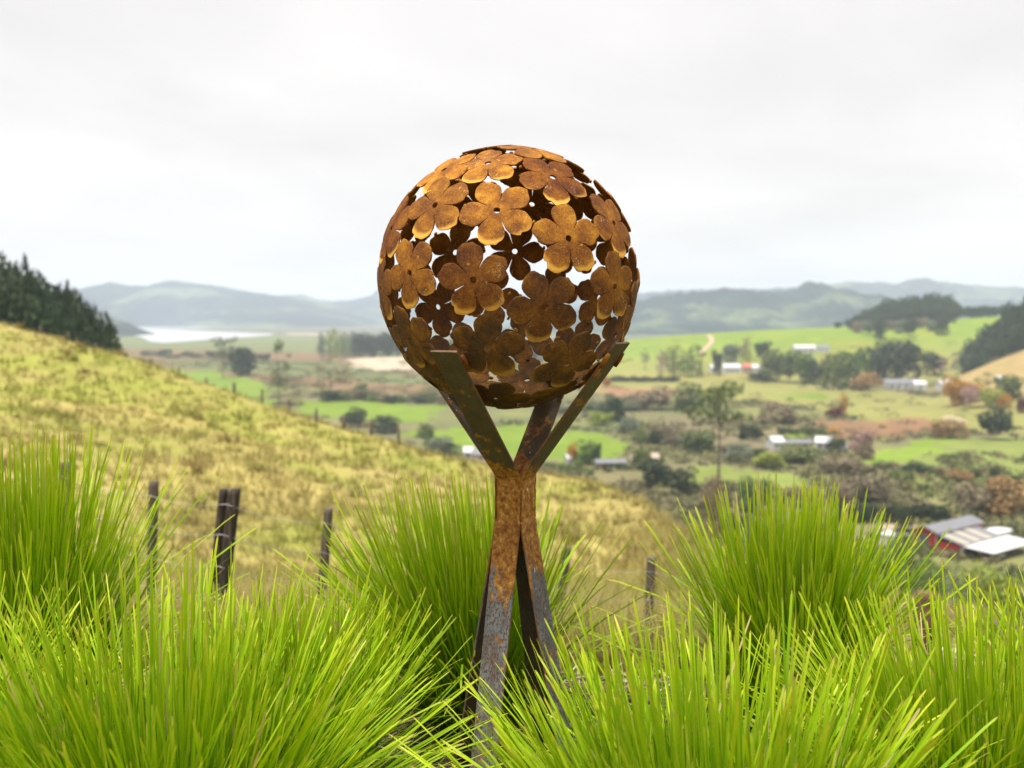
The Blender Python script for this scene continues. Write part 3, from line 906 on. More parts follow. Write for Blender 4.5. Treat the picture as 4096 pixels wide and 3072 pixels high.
# ------------------------------------------------------------------ near pasture grass
def blades(base, hgt, wid, lean_dir, lean, cols, rnd, nseg=2):
    """flat tapering blades; returns verts, quads/tris, attrs"""
    n = len(base)
    side = np.stack([-lean_dir[:, 1], lean_dir[:, 0], 0 * lean], 1)
    tw = rng.uniform(-1, 1, n)[:, None]
    side = side * np.cos(tw) + lean_dir * np.sin(tw)
    vs_, ts = [], []
    for j in range(nseg + 1):
        q = j / nseg
        ctr = base + lean_dir * (lean * q ** 1.6)[:, None] + np.array([0, 0, 1.0]) * (hgt * q * (1 - .18 * q * np.minimum(lean / hgt, 1)))[:, None]
        w_ = wid * (1 - q * 0.85)
        vs_ += [ctr - side * (w_ / 2)[:, None], ctr + side * (w_ / 2)[:, None]]
    P = np.stack(vs_, 1)
    k = P.shape[1]
    q0 = np.arange(n)[:, None] * k
    fs = np.concatenate([q0 + np.array([[2 * j, 2 * j + 1, 2 * j + 3, 2 * j + 2]]) for j in range(nseg)], 0)
    return P.reshape(-1, 3), fs, np.repeat(cols, k, axis=0), k

NT = 20000
u = rng.uniform(-60, 1090, NT); c_, d_ = crest(u)
ri = np.exp(rng.uniform(np.log(5.3), np.log(d_ * 1.04)))
x = EYE[0] + (u - 512) / F * ri; y = EYE[1] + ri
gz = height(x, y)
tc_ = cover(x, y)
nb = 6
off = rng.normal(size=(NT, nb, 2)) * (0.03 + 0.0022 * ri)[:, None, None]
bx = x[:, None] + off[..., 0]; by = y[:, None] + off[..., 1]
base = np.stack([bx, by, np.repeat(gz[:, None], nb, 1) - .02], -1).reshape(-1, 3)
hgt = (rng.uniform(.14, .42, (NT, nb)) * (0.7 + 0.9 * fbm(x / 4, y / 4, 131, 2))[:, None]).ravel()
ang = rng.uniform(0, 6.28, NT * nb)
ld = np.stack([np.cos(ang), np.sin(ang), 0 * ang], 1)
lean = hgt * rng.uniform(.2, 1.0, NT * nb)
wid = np.repeat((0.006 + 0.0011 * ri), nb) * rng.uniform(.7, 1.5, NT * nb)
cc = np.repeat(tc_, nb, axis=0) * rng.uniform(.87, 1.15, NT * nb)[:, None]
NC = 130
u2 = rng.uniform(-60, 720, NC); c2_, d2_ = crest(u2)
r2 = np.exp(rng.uniform(np.log(14), np.log(d2_)))
x2 = EYE[0] + (u2 - 512) / F * r2; y2 = EYE[1] + r2
mb_ = 26
o2 = rng.normal(size=(NC, mb_, 2)) * rng.uniform(.08, .30, NC)[:, None, None]
b2 = np.stack([x2[:, None] + o2[..., 0], y2[:, None] + o2[..., 1], np.repeat(height(x2, y2)[:, None], mb_, 1) - .03], -1).reshape(-1, 3)
h2_ = (rng.uniform(.3, .75, NC)[:, None] * rng.uniform(.6, 1.1, (NC, mb_))).ravel()
a2 = rng.uniform(0, 6.28, NC * mb_)
c2c = np.where((rng.uniform(size=NC) < .6)[:, None], C(.20, .145, .055), C(.15, .145, .040))
base = np.concatenate([base, b2]); hgt = np.concatenate([hgt, h2_])
ld = np.concatenate([ld, np.stack([np.cos(a2), np.sin(a2), 0 * a2], 1)])
lean = np.concatenate([lean, h2_ * rng.uniform(.3, 1.1, NC * mb_)])
wid = np.concatenate([wid, np.repeat(.012 + .0011 * r2, mb_)])
cc = np.concatenate([cc, np.repeat(c2c, mb_, axis=0) * rng.uniform(.7, 1.3, NC * mb_)[:, None]])
Pv, Fv, Cv, k = blades(base, hgt, wid, ld, lean, cc, None)
m_past, t, b, n, l = newmat('pasture_blades')
b.inputs['Roughness'].default_value = 0.8; b.inputs['Specular IOR Level'].default_value = 0.15
l(attr(t, 'Col', 'Color'), b.inputs['Base Color'])
tr_ = n('ShaderNodeBsdfTranslucent'); l(attr(t, 'Col', 'Color'), tr_.inputs['Color'])
ms = n('ShaderNodeMixShader'); ms.inputs[0].default_value = 0.35
l(b.outputs[0], ms.inputs[1]); l(tr_.outputs[0], ms.inputs[2]); l(ms.outputs[0], t.nodes['Material Output'].inputs['Surface'])
o = link('pasture_grass', mesh_np('pasture_grass', Pv, Fv, m_past, False, cols=Cv))
tag(o, 'dry straw and green grass covering the near hillside', 'grass', kind='stuff')

# ------------------------------------------------------------------ fences
m_wood, t, b, n, l = newmat('weathered_post_wood')
v = objvec(t, True, (9, 9, 1.2))
f = noise(t, v, 5, 6, 0.65)
l(ramp(t, f, [(0.3, (.045, .034, .026)), (0.55, (.11, .085, .062)), (0.75, (.22, .185, .14))]), b.inputs['Base Color'])
b.inputs['Roughness'].default_value = 0.9
bump(t, b, f, 0.7, 0.01)
m_wood_dark, t, b, n, l = newmat('dark_post_wood')
v = objvec(t, True, (12, 12, .8))
f = noise(t, v, 4, 6, 0.65)
l(ramp(t, f, [(0.35, (.018, .013, .010)), (0.58, (.05, .036, .026)), (0.72, (.20, .17, .12))]), b.inputs['Base Color'])
b.inputs['Roughness'].default_value = 0.9
bump(t, b, f, 0.7, 0.012)
m_wood_red, t, b, n, l = newmat('red_brown_post_wood')
v = objvec(t, True, (9, 9, 1.0))
f = noise(t, v, 5, 6, 0.65)
l(ramp(t, f, [(0.3, (.06, .028, .016)), (0.7, (.19, .095, .055))]), b.inputs['Base Color'])
b.inputs['Roughness'].default_value = 0.9
bump(t, b, f, 0.7, 0.01)
m_wire = simple('galvanised_wire', (.35, .35, .34), 0.45, 0.2, 3)
m_wire.node_tree.nodes['Principled BSDF'].inputs['Metallic'].default_value = 0.7

def post(u, vtop, d, wpx, lean_px, mat, root, cap=False):
    """lean_px: how far the foot is shifted in px over the post's height"""
    w = wpx / F * d
    zt = z_at(vtop, d)
    xt = EYE[0] + (u - 512) / F * d; y = EYE[1] + d
    g = float(height(xt, y))
    hh = zt - g
    lx = lean_px / F * d
    mb = MB()
    rs = rng.uniform(.93, 1.05, 6) * w / 2
    pts = [(xt + lx * (1 - q), y, g - .25 + (hh + .25) * q) for q in (0, .25, .5, .75, .97)]
    mb.tube(pts + [(xt, y, zt - .004), (xt, y, zt)], list(rs[:4]) + [rs[4], rs[4] * .95, rs[4] * (.45 if cap else .75)], 9)
    o = mb.build('post', mat, root, True)
    return (xt, y, zt, hh, lx)

fence = empty('wire_fence', (0, 4.6, -1.2))
tag(fence, 'old post and wire farm fence running behind the tussocks', 'fence')
FP = [(-90, 452, 8.3, 10, 0, m_wood, 0), (63, 462, 8.2, 9, -6, m_wood, 0), (151, 481, 8.1, 10, -8, m_wood, 0), (228, 489, 7.9, 8, -24, m_wood, 0), (327, 508, 8.1, 9.5, -16, m_wood, 0),
      (435, 532, 8.2, 9, -6, m_wood, 0), (567, 546, 8.3, 10, -16, m_wood, 0), (653, 557, 8.4, 9, -6, m_wood, 0), (770, 572, 8.4, 9, -4, m_wood, 0), (933, 592, 7.6, 24, -3, m_wood_red, 1), (1100, 615, 7.6, 10, 0, m_wood, 0)]
tops = []
for a in [(221.5, 489, 7.88, 9, -24, m_wood_dark, 0), (234, 488.5, 7.88, 10, -24, m_wood_dark, 0)]: post(*a[:6], None, a[6])
for a in FP:
    q = post(*a[:6], None, a[6])
    tops.append(q)
for o in [o for o in COL.objects if o.name.split('.')[0] == 'post' and o.parent is None]:
    o.parent = fence
    o.matrix_parent_inverse = Matrix.Translation((0, -4.6, 1.2))
for k, drop in enumerate((0.10, 0.32, 0.55, 0.78, 0.95)):
    mb = MB(); pts = []
    for (x1, y1, z1, h1, l1), (x2, y2, z2, h2, l2) in zip(tops[:-1], tops[1:]):
        for s in np.linspace(0, 1, 7)[:-1]:
            sag = -.035 * 4 * s * (1 - s)
            pts.append((x1 + (x2 - x1) * s + (l1 * (1 - s) + l2 * s) * drop / 1.1, y1 + (y2 - y1) * s - .065, z1 + (z2 - z1) * s - drop + sag))
    mb.tube(pts, [.0022] * len(pts), 5)
    o = mb.build('wire', m_wire, None, True)
    o.parent = fence; o.matrix_parent_inverse = Matrix.Translation((0, -4.6, 1.2))

# far fence on the crest
fence2 = empty('wire_fence', tuple(at(200, 100)))
tag(fence2, 'tiny post fence along the crest of the left hillside', 'fence')
inv = Matrix.Translation(-Vector(fence2.location))
prev = None; wires = []
for k in range(16):
    u = -14 + k * 27.5
    c_, d_ = crest(u); d = float(d_) * 0.985
    p = at(u, d)
    mb = MB()
    w = .085 * (1 + .5 * (k % 4 == 1))
    hh = 1.05 + rng.uniform(-.1, .1)
    mb.tube([(p[0], p[1], p[2] - .3), (p[0] + rng.uniform(-.05, .05), p[1], p[2] + hh * .98), (p[0], p[1], p[2] + hh)], [w, w * .95, w * .6], 7)
    o = mb.build('post', m_wood, None, True); o.parent = fence2; o.matrix_parent_inverse = inv
    wires.append((p[0], p[1] - .1, p[2] + hh))
for drop in (.12, .45, .78):
    mb = MB(); mb.tube([(x, y, z - drop) for x, y, z in wires], [.004] * len(wires), 4)
    o = mb.build('wire', m_wire, None, True); o.parent = fence2; o.matrix_parent_inverse = inv

# ------------------------------------------------------------------ buildings
m_red = simple('red_painted_boards', (.36, .036, .030), 0.6, 0.2, 1.5)
m_roofgrey = simple('grey_iron_roof', (.165, .165, .18), 0.5, 0.12, 0.6)
m_white = simple('white_paint', (.50, .50, .50), 0.55, 0.05, 1)
m_cream = simple('cream_skylight_sheet', (.36, .325, .255), 0.5, 0.06, 1)
m_glass = simple('dark_window_glass', (.03, .04, .05), 0.15)
m_darkwood = simple('dark_shed_boards', (.06, .05, .045), 0.8, 0.3, 2)
m_rooforange = simple('red_tile_roof', (.42, .13, .075), 0.7, 0.2, 1)
m_concrete = simple('pale_concrete', (.42, .40, .37), 0.9, 0.15, .6)
m_tan = simple('tan_weatherboard', (.42, .33, .26), 0.8, 0.15, .6)

A = R(40)
Lx = Vector((math.cos(A), math.sin(A), 0)); Wx = Vector((math.sin(A), -math.cos(A), 0))
pc = hit(962, 558, DMIN_VALLEY)
ORG = Vector((pc[0], pc[1], pc[2]))
def loc(l_, w_, h_): return tuple(Lx * l_ + Wx * w_ + Vector((0, 0, h_)))
def place(name, label, cat, org=ORG, group=None):
    e = empty(name, tuple(org)); tag(e, label, cat, group); return e
def wallbox(mb, l0, l1, w0, w1, h0, h1):
    q = [loc(l0, w0, 0), loc(l1, w0, 0), loc(l1, w1, 0), loc(l0, w1, 0)]
    mb.prism([(a[0], a[1]) for a in q], h0, h1)

barn = place('red_barn', 'long red barn with a grey gabled iron roof', 'barn')
mb = MB(); wallbox(mb, 0, 23, -13.4, -6.7, -1.5, 5.0)
for l_ in (0, 23):     # gable triangles with thickness
    a_ = 0.0 if l_ == 0 else -.2
    pts = [loc(l_ + a_ + e, w_, h_) for e in (0, .2) for w_, h_ in ((-13.4, 5.0), (-6.7, 5.0), (-10.05, 6.35))]
    mb.add(pts, [(0, 1, 2), (3, 5, 4), (0, 3, 4, 1), (1, 4, 5, 2), (2, 5, 3, 0)])
mb.build('wall', m_red, barn)
mb = MB()
mb.slab([loc(-.7, -10.05, 6.42), loc(-.7, -6.1, 4.95), loc(23.7, -6.1, 4.95), loc(23.7, -10.05, 6.42)], .12)
r1 = mb.build('roof', m_roofgrey, barn)
mb = MB()
mb.slab([loc(-.7, -14.0, 4.95), loc(-.7, -10.06, 6.425), loc(23.7, -10.06, 6.425), loc(23.7, -14.0, 4.95)], .12)
mb.build('roof', m_roofgrey, barn)
mb = MB(); q = [loc(-.06, -11.9, 0), loc(.02, -11.9, 0), loc(.02, -9.0, 0), loc(-.06, -9.0, 0)]
mb.prism([(a[0], a[1]) for a in q], 0.2, 4.2); mb.build('door', simple('grey_sliding_door', (.10, .11, .13), .5, .2, 1), barn)
for w_ in (-13.3, -6.85):
    mb = MB(); q = [loc(-.1, w_, 0), loc(.03, w_, 0), loc(.03, w_ + .22, 0), loc(-.1, w_ + .22, 0)]
    mb.prism([(a[0], a[1]) for a in q], -1, 4.9); mb.build('corner_trim', m_white, barn)

lean_ = place('lean_to_shed', 'red lean-to with three cream skylight strips in its roof', 'shed')
mb = MB(); wallbox(mb, .3, 19, -6.68, 0, -1.5, 2.85)
mb.build('wall', m_red, lean_)
def rz(w_): return 4.55 + (3.0 - 4.55) * (w_ + 6.68) / 6.68
mb = MB(); mb.slab([loc(-.1, -6.69, rz(-6.69)), loc(-.1, .4, rz(.4)), loc(19.5, .4, rz(.4)), loc(19.5, -6.69, rz(-6.69))], .12)
mb.build('roof', m_roofgrey, lean_)
for l_ in (1.0, 6.6, 12.2):
    mb = MB(); mb.slab([loc(l_, -6.4, rz(-6.4) + .09), loc(l_, .35, rz(.35) + .09), loc(l_ + 2.9, .35, rz(.35) + .09), loc(l_ + 2.9, -6.4, rz(-6.4) + .09)], .06)
    mb.build('skylight', m_cream, lean_)
mb = MB(); q = [loc(.2, -.35, 0), loc(.32, -.35, 0), loc(.32, .05, 0), loc(.2, .05, 0)]
mb.prism([(a[0], a[1]) for a in q], -1, 2.8); mb.build('corner_trim', m_white, lean_)

can = place('carport', 'open carport with a flat white roof beside the red shed', 'carport')
mb = MB(); mb.slab([loc(-.3, .5, 2.75), loc(-.3, 8.2, 2.25), loc(22, 8.2, 2.25), loc(22, .5, 2.75)], .18)
mb.build('roof', m_white, can)
for l_ in (0, 7, 14, 21.5):
    mb = MB(); a_ = loc(l_, 7.9, 0); mb.box((a_[0], a_[1], .4), (.16, .16, 3.4)); mb.build('post', m_darkwood, can)
mb = MB(); wallbox(mb, 0, 21, .5, .75, -1.2, 2.45); mb.build('back_wall', m_darkwood, can)
# pale car under the carport
car = empty('parked_car', tuple(ORG + Vector(loc(6.5, 6.2, -.15))), A)
tag(car, 'white car parked under the carport roof', 'car')
mb = MB(); mb.add([(-2.1, -.8, .35), (2.1, -.8, .35), (2.1, .8, .35), (-2.1, .8, .35), (-2.1, -.8, .85), (2.05, -.78, .8), (2.05, .78, .8), (-2.1, .8, .85)],
                  [(0, 3, 2, 1), (4, 5, 6, 7), (0, 1, 5, 4), (1, 2, 6, 5), (2, 3, 7, 6), (3, 0, 4, 7)])
mb.add([(-1.7, -.75, .86), (1.0, -.75, .84), (1.0, .75, .84), (-1.7, .75, .86), (-1.2, -.62, 1.42), (.4, -.62, 1.42), (.4, .62, 1.42), (-1.2, .62, 1.42)],
       [(0, 3, 2, 1), (4, 5, 6, 7), (0, 1, 5, 4), (1, 2, 6, 5), (2, 3, 7, 6), (3, 0, 4, 7)])
mb.build('body', m_white, car, True, .05)
for sx in (-1.3, 1.3):
    for sy in (-.78, .78):
        mb = MB(); mb.tube([(sx, sy - .1, .33), (sx, sy + .1, .33)], [.33, .33], 12); mb.build('wheel', m_glass, car)
mb = MB(); mb.box((-.4, 0, 1.16), (1.5, 1.44, .3)); mb.build('window', m_glass, car)

tank = place('white_shed', 'low white shed with a rounded end behind the red barn', 'shed')
mb = MB(); pts = []
cx_, cw_ = 27.5, -5.5
for k in range(20):
    t_ = 2 * math.pi * k / 20
    a_ = loc(cx_ + 6.5 * math.copysign(abs(math.cos(t_)) ** .7, math.cos(t_)), cw_ + 2.9 * math.copysign(abs(math.sin(t_)) ** .7, math.sin(t_)), 0)
    pts.append((a_[0], a_[1]))
mb.prism(pts, -.5, 2.1); mb.build('wall', m_white, tank)
mb = MB(); ctr_ = loc(cx_, cw_, 0)
ring = [((p_[0] - ctr_[0]) * 1.04 + ctr_[0], (p_[1] - ctr_[1]) * 1.04 + ctr_[1]) for p_ in pts]
ring2 = [((p_[0] - ctr_[0]) * .6 + ctr_[0], (p_[1] - ctr_[1]) * .6 + ctr_[1]) for p_ in pts]
n_ = 20
mb.add([(a, b_, 2.1) for a, b_ in ring] + [(a, b_, 2.25) for a, b_ in ring] + [(a, b_, 2.7) for a, b_ in ring2],
       [tuple(range(n_ - 1, -1, -1))] + [(i, (i + 1) % n_, n_ + (i + 1) % n_, n_ + i) for i in range(n_)] + [(n_ + i, n_ + (i + 1) % n_, 2 * n_ + (i + 1) % n_, 2 * n_ + i) for i in range(n_)] + [tuple(range(2 * n_, 3 * n_))])
mb.build('roof', m_white, tank)
ann = place('annex', 'small white annex left of the red barn door', 'shed')
mb = MB(); wallbox(mb, -3.0, 2.6, -21.5, -14.6, -1, 2.9); mb.build('wall', m_white, ann)
mb = MB(); mb.slab([loc(-3.3, -21.8, 3.0), loc(-3.3, -14.4, 3.25), loc(2.8, -14.4, 3.25), loc(2.8, -21.8, 3.0)], .12); mb.build('roof', m_white, ann)

def house(u, vbase, wpx, hpx, depth, wallm, roofm, label, rot=0.0, pitch=.35, wins=2, name='house', cat='house', group=None):
    p = hit(u, vbase, DMIN_VALLEY); d = p[1] - EYE[1]
    w = wpx / F * d; h = hpx / F * d
    hw = h * (.62 if pitch > .2 else .8)
    e = empty(name, tuple(p), rot); tag(e, label, cat, group)
    mb = MB(); mb.box((0, 0, hw / 2 - .5), (w, depth, hw + 1.0))
    for s in (-1, 1):
        x_ = s * (w / 2 - .1)
        mb.add([(x_ - .1, -depth / 2, hw), (x_ - .1, depth / 2, hw), (x_ - .1, 0, h), (x_ + .1, -depth / 2, hw), (x_ + .1, depth / 2, hw), (x_ + .1, 0, h)],
               [(0, 1, 2), (3, 5, 4), (0, 3, 4, 1), (1, 4, 5, 2), (2, 5, 3, 0)])
    mb.build('wall', wallm, e)
    for s in (-1, 1):
        mb = MB(); o_ = .35; dz = (h - hw) * o_ / (depth / 2)
        q = [(-w / 2 - o_, s * (depth / 2 + o_), hw - dz + .12), (w / 2 + o_, s * (depth / 2 + o_), hw - dz + .12), (w / 2 + o_, s * .01, h + .12), (-w / 2 - o_, s * .01, h + .12)]
        if s > 0: q = q[::-1]
        mb.slab(q, .14); mb.build('roof', roofm, e)
    for k in range(wins):
        x_ = (k + .5) / wins * w * .8 - w * .4
        mb = MB(); mb.box((x_, -depth / 2 - .02, hw * .5), (min(1.6, w / (wins * 2)), .1, hw * .42)); mb.build('window', m_glass, e)
    return e
house(804, 353.5, 22, 8, 9, m_white, m_white, 'white house with a pale roof up on the green hill', .12, wins=3)
house(823, 352.5, 11, 7, 8, m_white, m_roofgrey, 'smaller white house right of the hill house', -.1)
house(731, 374, 17, 10, 9, m_white, m_white, 'long white roofed farm building left of the red roof', .05, wins=3)
house(747, 373, 10, 9, 9, m_tan, m_rooforange, 'farmhouse with a red roof between white roofs', 0)
house(756, 373, 9, 8, 8, m_white, m_white, 'white shed right of the red roofed farmhouse', 0)
house(714, 373, 9, 8, 7, m_white, m_white, 'white hut at the left end of the farm', .2, wins=1)
house(811, 366.5, 6, 8, 6, m_white, m_white, 'small white cottage among the olive trees', 0, wins=1)
house(826, 368, 8, 10, 6, m_tan, m_rooforange, 'pinkish red cottage right of the white one', 0, wins=1)
house(901, 389, 34, 10, 9, m_white, m_roofgrey, 'long pale grey shed below the tall dark trees', -.05, wins=4)
house(919, 390, 12, 9, 8, m_white, m_white, 'white end building of the pale grey shed', -.1, wins=1)
house(945, 389, 14, 9, 8, m_white, m_white, 'white shed left of the orange trees', .15, wins=1)
house(999, 384, 6, 7, 6, m_white, m_white, 'tiny white hut under the tan slope', 0, wins=1)
house(775, 449, 13, 13, 7, m_white, m_white, 'left white house among the scrub', .3, wins=2)
house(796, 447, 30, 7, 5, m_tan, m_roofgrey, 'low grey roofed wing between the two white houses', -.08, wins=3)
house(823, 450, 15, 13, 7, m_white, m_white, 'right hand larger white house among the scrub', -.25, wins=2)
house(843, 452, 8, 7, 5, m_white, m_roofgrey, 'little grey shed right of the white houses', 0, wins=1)
house(610, 467, 30, 8, 6, m_darkwood, m_roofgrey, 'low dark shed with a grey roof right of the stand', .06, .3, 3, 'shed', 'shed')
house(634, 466, 7, 11, 4, m_tan, m_tan, 'narrow pale hut right of the low dark shed', 0, wins=1, name='shed', cat='shed')
house(655, 463, 6, 10, 4, m_tan, m_tan, 'pale hut half hidden in brown scrub', 0, wins=1, name='shed', cat='shed')
house(468.5, 459, 9, 12, 5, m_white, m_white, 'white cottage peeping over the hill crest', 0, wins=1)
house(483, 461, 20, 11, 8, m_tan, m_roofgrey, 'grey roofed house behind the sculpture arm', -.15, wins=1)
house(569, 464, 7, 9, 4, m_white, m_white, 'white tent below the orange tree', .3, wins=0, name='tent', cat='tent')

# dirt track on the green hill
m_track = simple('dirt_track', (.40, .27, .19), 0.95, 0.15, .05)
tp = [(701, 355), (703, 351), (707, 347), (711, 343), (712, 339.5), (710, 336.5), (707, 335)]
pts = [hit(u_, v_, DMIN_VALLEY) for u_, v_ in tp]
vv_, ff_ = [], []
for k, p in enumerate(pts):
    a_ = pts[max(k - 1, 0)]; b_ = pts[min(k + 1, len(pts) - 1)]
    d_ = np.array([b_[0] - a_[0], b_[1] - a_[1]]); d_ /= np.linalg.norm(d_); s_ = np.array([-d_[1], d_[0]]) * 2.6
    for q in (-1, 1):
        xx, yy = p[0] + q * s_[0], p[1] + q * s_[1]
        vv_.append((xx, yy, float(height(xx, yy)) + .25))
for k in range(len(pts) - 1): ff_.append((2 * k, 2 * k + 2, 2 * k + 3, 2 * k + 1))
o = link('track', mesh_np('track', np.array(vv_), np.array(ff_), m_track))
tag(o, 'pinkish dirt track climbing the green hill', 'track', kind='structure')

# ------------------------------------------------------------------ the sculpture
m_rust, t, b, n, l = newmat('rusted_plate')
v = objvec(t)
f1 = noise(t, v, 16, 6, 0.6)
f2 = noise(t, v, 110, 4, 0.6)
f3 = noise(t, v, 420, 2, 0.5)
oi = n('ShaderNodeObjectInfo')
tonef = math_(t, 'ADD', math_(t, 'MULTIPLY', f1, 0.75), math_(t, 'MULTIPLY', f2, 0.25))
c = ramp(t, tonef, [(0.30, (.080, .028, .012)), (0.43, (.155, .055, .014)), (0.55, (.275, .108, .015)), (0.70, (.46, .225, .026))])
c = mix(t, maprange(t, f3, .52, .66, 0, .7), c, (.05, .024, .016))
c = mix(t, maprange(t, noise(t, v, 300, 2, .5), .60, .68, 0, .55), c, (.40, .22, .06))
c2 = mix(t, 1.0, c, ramp(t, oi.outputs['Random'], [(0, (.66, .56, .58)), (.5, (.95, .94, .95)), (1, (1.22, 1.22, 1.05))]), 'MULTIPLY')
# bright new rust where water drips off the petal tips, orange spots, pale lichen
c2 = mix(t, maprange(t, math_(t, 'ADD', attr(t, 'drip'), math_(t, 'MULTIPLY', f1, .35)), .45, 1.0, 0, .9), c2, (.78, .42, .07))
sp_ = noise(t, v, 55, 2, 0.5)
c2 = mix(t, maprange(t, sp_, .70, .74, 0, .8), c2, (.50, .20, .035))
li = noise(t, v, 190, 2, .5); lm = noise(t, v, 9, 2, .5)
c2 = mix(t, math_(t, 'MULTIPLY', maprange(t, li, .62, .68), maprange(t, lm, .56, .66, 0, .7)), c2, (.42, .40, .34))
c2 = mix(t, math_(t, 'MULTIPLY', attr(t, 'facing_down'), maprange(t, f1, .36, .62, .85, .45)), c2, ramp(t, f2, [(.3, (.050, .034, .020)), (.7, (.105, .066, .034))]))  # flowers that face downward turn dark olive brown
l(c2, b.inputs['Base Color'])
b.inputs['Roughness'].default_value = 0.85
b.inputs['Specular IOR Level'].default_value = 0.12
bump(t, b, f2, 0.35, 0.003)

m_steel, t, b, n, l = newmat('rusting_steel_bar')
tcn = n('ShaderNodeTexCoord')
mp = n('ShaderNodeMapping'); l(tcn.outputs['Object'], mp.inputs['Vector'])
mp2 = n('ShaderNodeMapping'); l(tcn.outputs['Object'], mp2.inputs['Vector']); mp2.inputs['Scale'].default_value = (1, 1, .45)
f1 = noise(t, mp.outputs[0], 7, 5, 0.6)
f2 = noise(t, mp2.outputs[0], 210, 4, 0.6)
f3 = noise(t, mp.outputs[0], 300, 3, 0.6)
f4 = noise(t, mp2.outputs[0], 26, 4, 0.6)
mp3 = n('ShaderNodeMapping'); l(tcn.outputs['Object'], mp3.inputs['Vector']); mp3.inputs['Scale'].default_value = (1, 1, .10)
f5 = noise(t, mp3.outputs[0], 48, 3, .55)
rustc = ramp(t, noise(t, mp.outputs[0], 60, 5, .65), [(0.30, (.10, .036, .012)), (0.45, (.25, .095, .018)), (0.57, (.40, .175, .03)), (0.68, (.56, .34, .11))])
mill = ramp(t, f4, [(0.3, (.105, .105, .108)), (0.7, (.215, .225, .238))])
olive = ramp(t, f4, [(0.3, (.058, .052, .036)), (0.7, (.11, .094, .060))])
s1 = attr(t, 'arm'); s2 = attr(t, 'neck')
basec = mix(t, s1, mill, olive)
specks = maprange(t, f2, .50, .56)
basec = mix(t, math_(t, 'MULTIPLY', specks, .92), basec, (.095, .048, .028))
basec = mix(t, maprange(t, f5, .54, .68, 0, .5), basec, (.13, .062, .030))
s2 = math_(t, 'ADD', s2, math_(t, 'MULTIPLY', math_(t, 'SUBTRACT', f5, .5), 1.7))
neckm = maprange(t, math_(t, 'ADD', s2, math_(t, 'ADD', math_(t, 'MULTIPLY', math_(t, 'SUBTRACT', f1, .5), 2.6), math_(t, 'MULTIPLY', math_(t, 'SUBTRACT', f3, .5), .8))), .40, .62)
c = mix(t, neckm, basec, rustc)
patch = maprange(t, noise(t, mp.outputs[0], 12, 4, .6), .57, .66)
c = mix(t, math_(t, 'MULTIPLY', patch, .8), c, rustc)
edge = attr(t, 'edge')
c = mix(t, math_(t, 'MULTIPLY', edge, maprange(t, f4, .4, .6, .2, .9)), c, (.20, .085, .035))
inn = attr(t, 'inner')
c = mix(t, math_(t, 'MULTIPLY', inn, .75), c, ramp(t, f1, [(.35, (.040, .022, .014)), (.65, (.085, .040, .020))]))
drop_ = noise(t, mp2.outputs[0], 48, 1, .5)
c = mix(t, maprange(t, drop_, .765, .785, 0, .9), c, (.72, .70, .66))
l(c, b.inputs['Base Color'])
b.inputs['Roughness'].default_value = 0.6
b.inputs['Specular IOR Level'].default_value = 0.25
bump(t, b, f3, 0.25, 0.002)

# sphere centre from the photograph
SR = 0.40
d = ray(508.3, 278.6)
SC = EYE + d * (3.40 / d[1])
sculpt = empty('flower_sphere_sculpture', (SC[0] + .022, SC[1], 0.0))
tag(sculpt, 'rusty steel sphere of cut flowers on a four legged flat bar stand', 'sculpture')
BASE = Vector(sculpt.location)

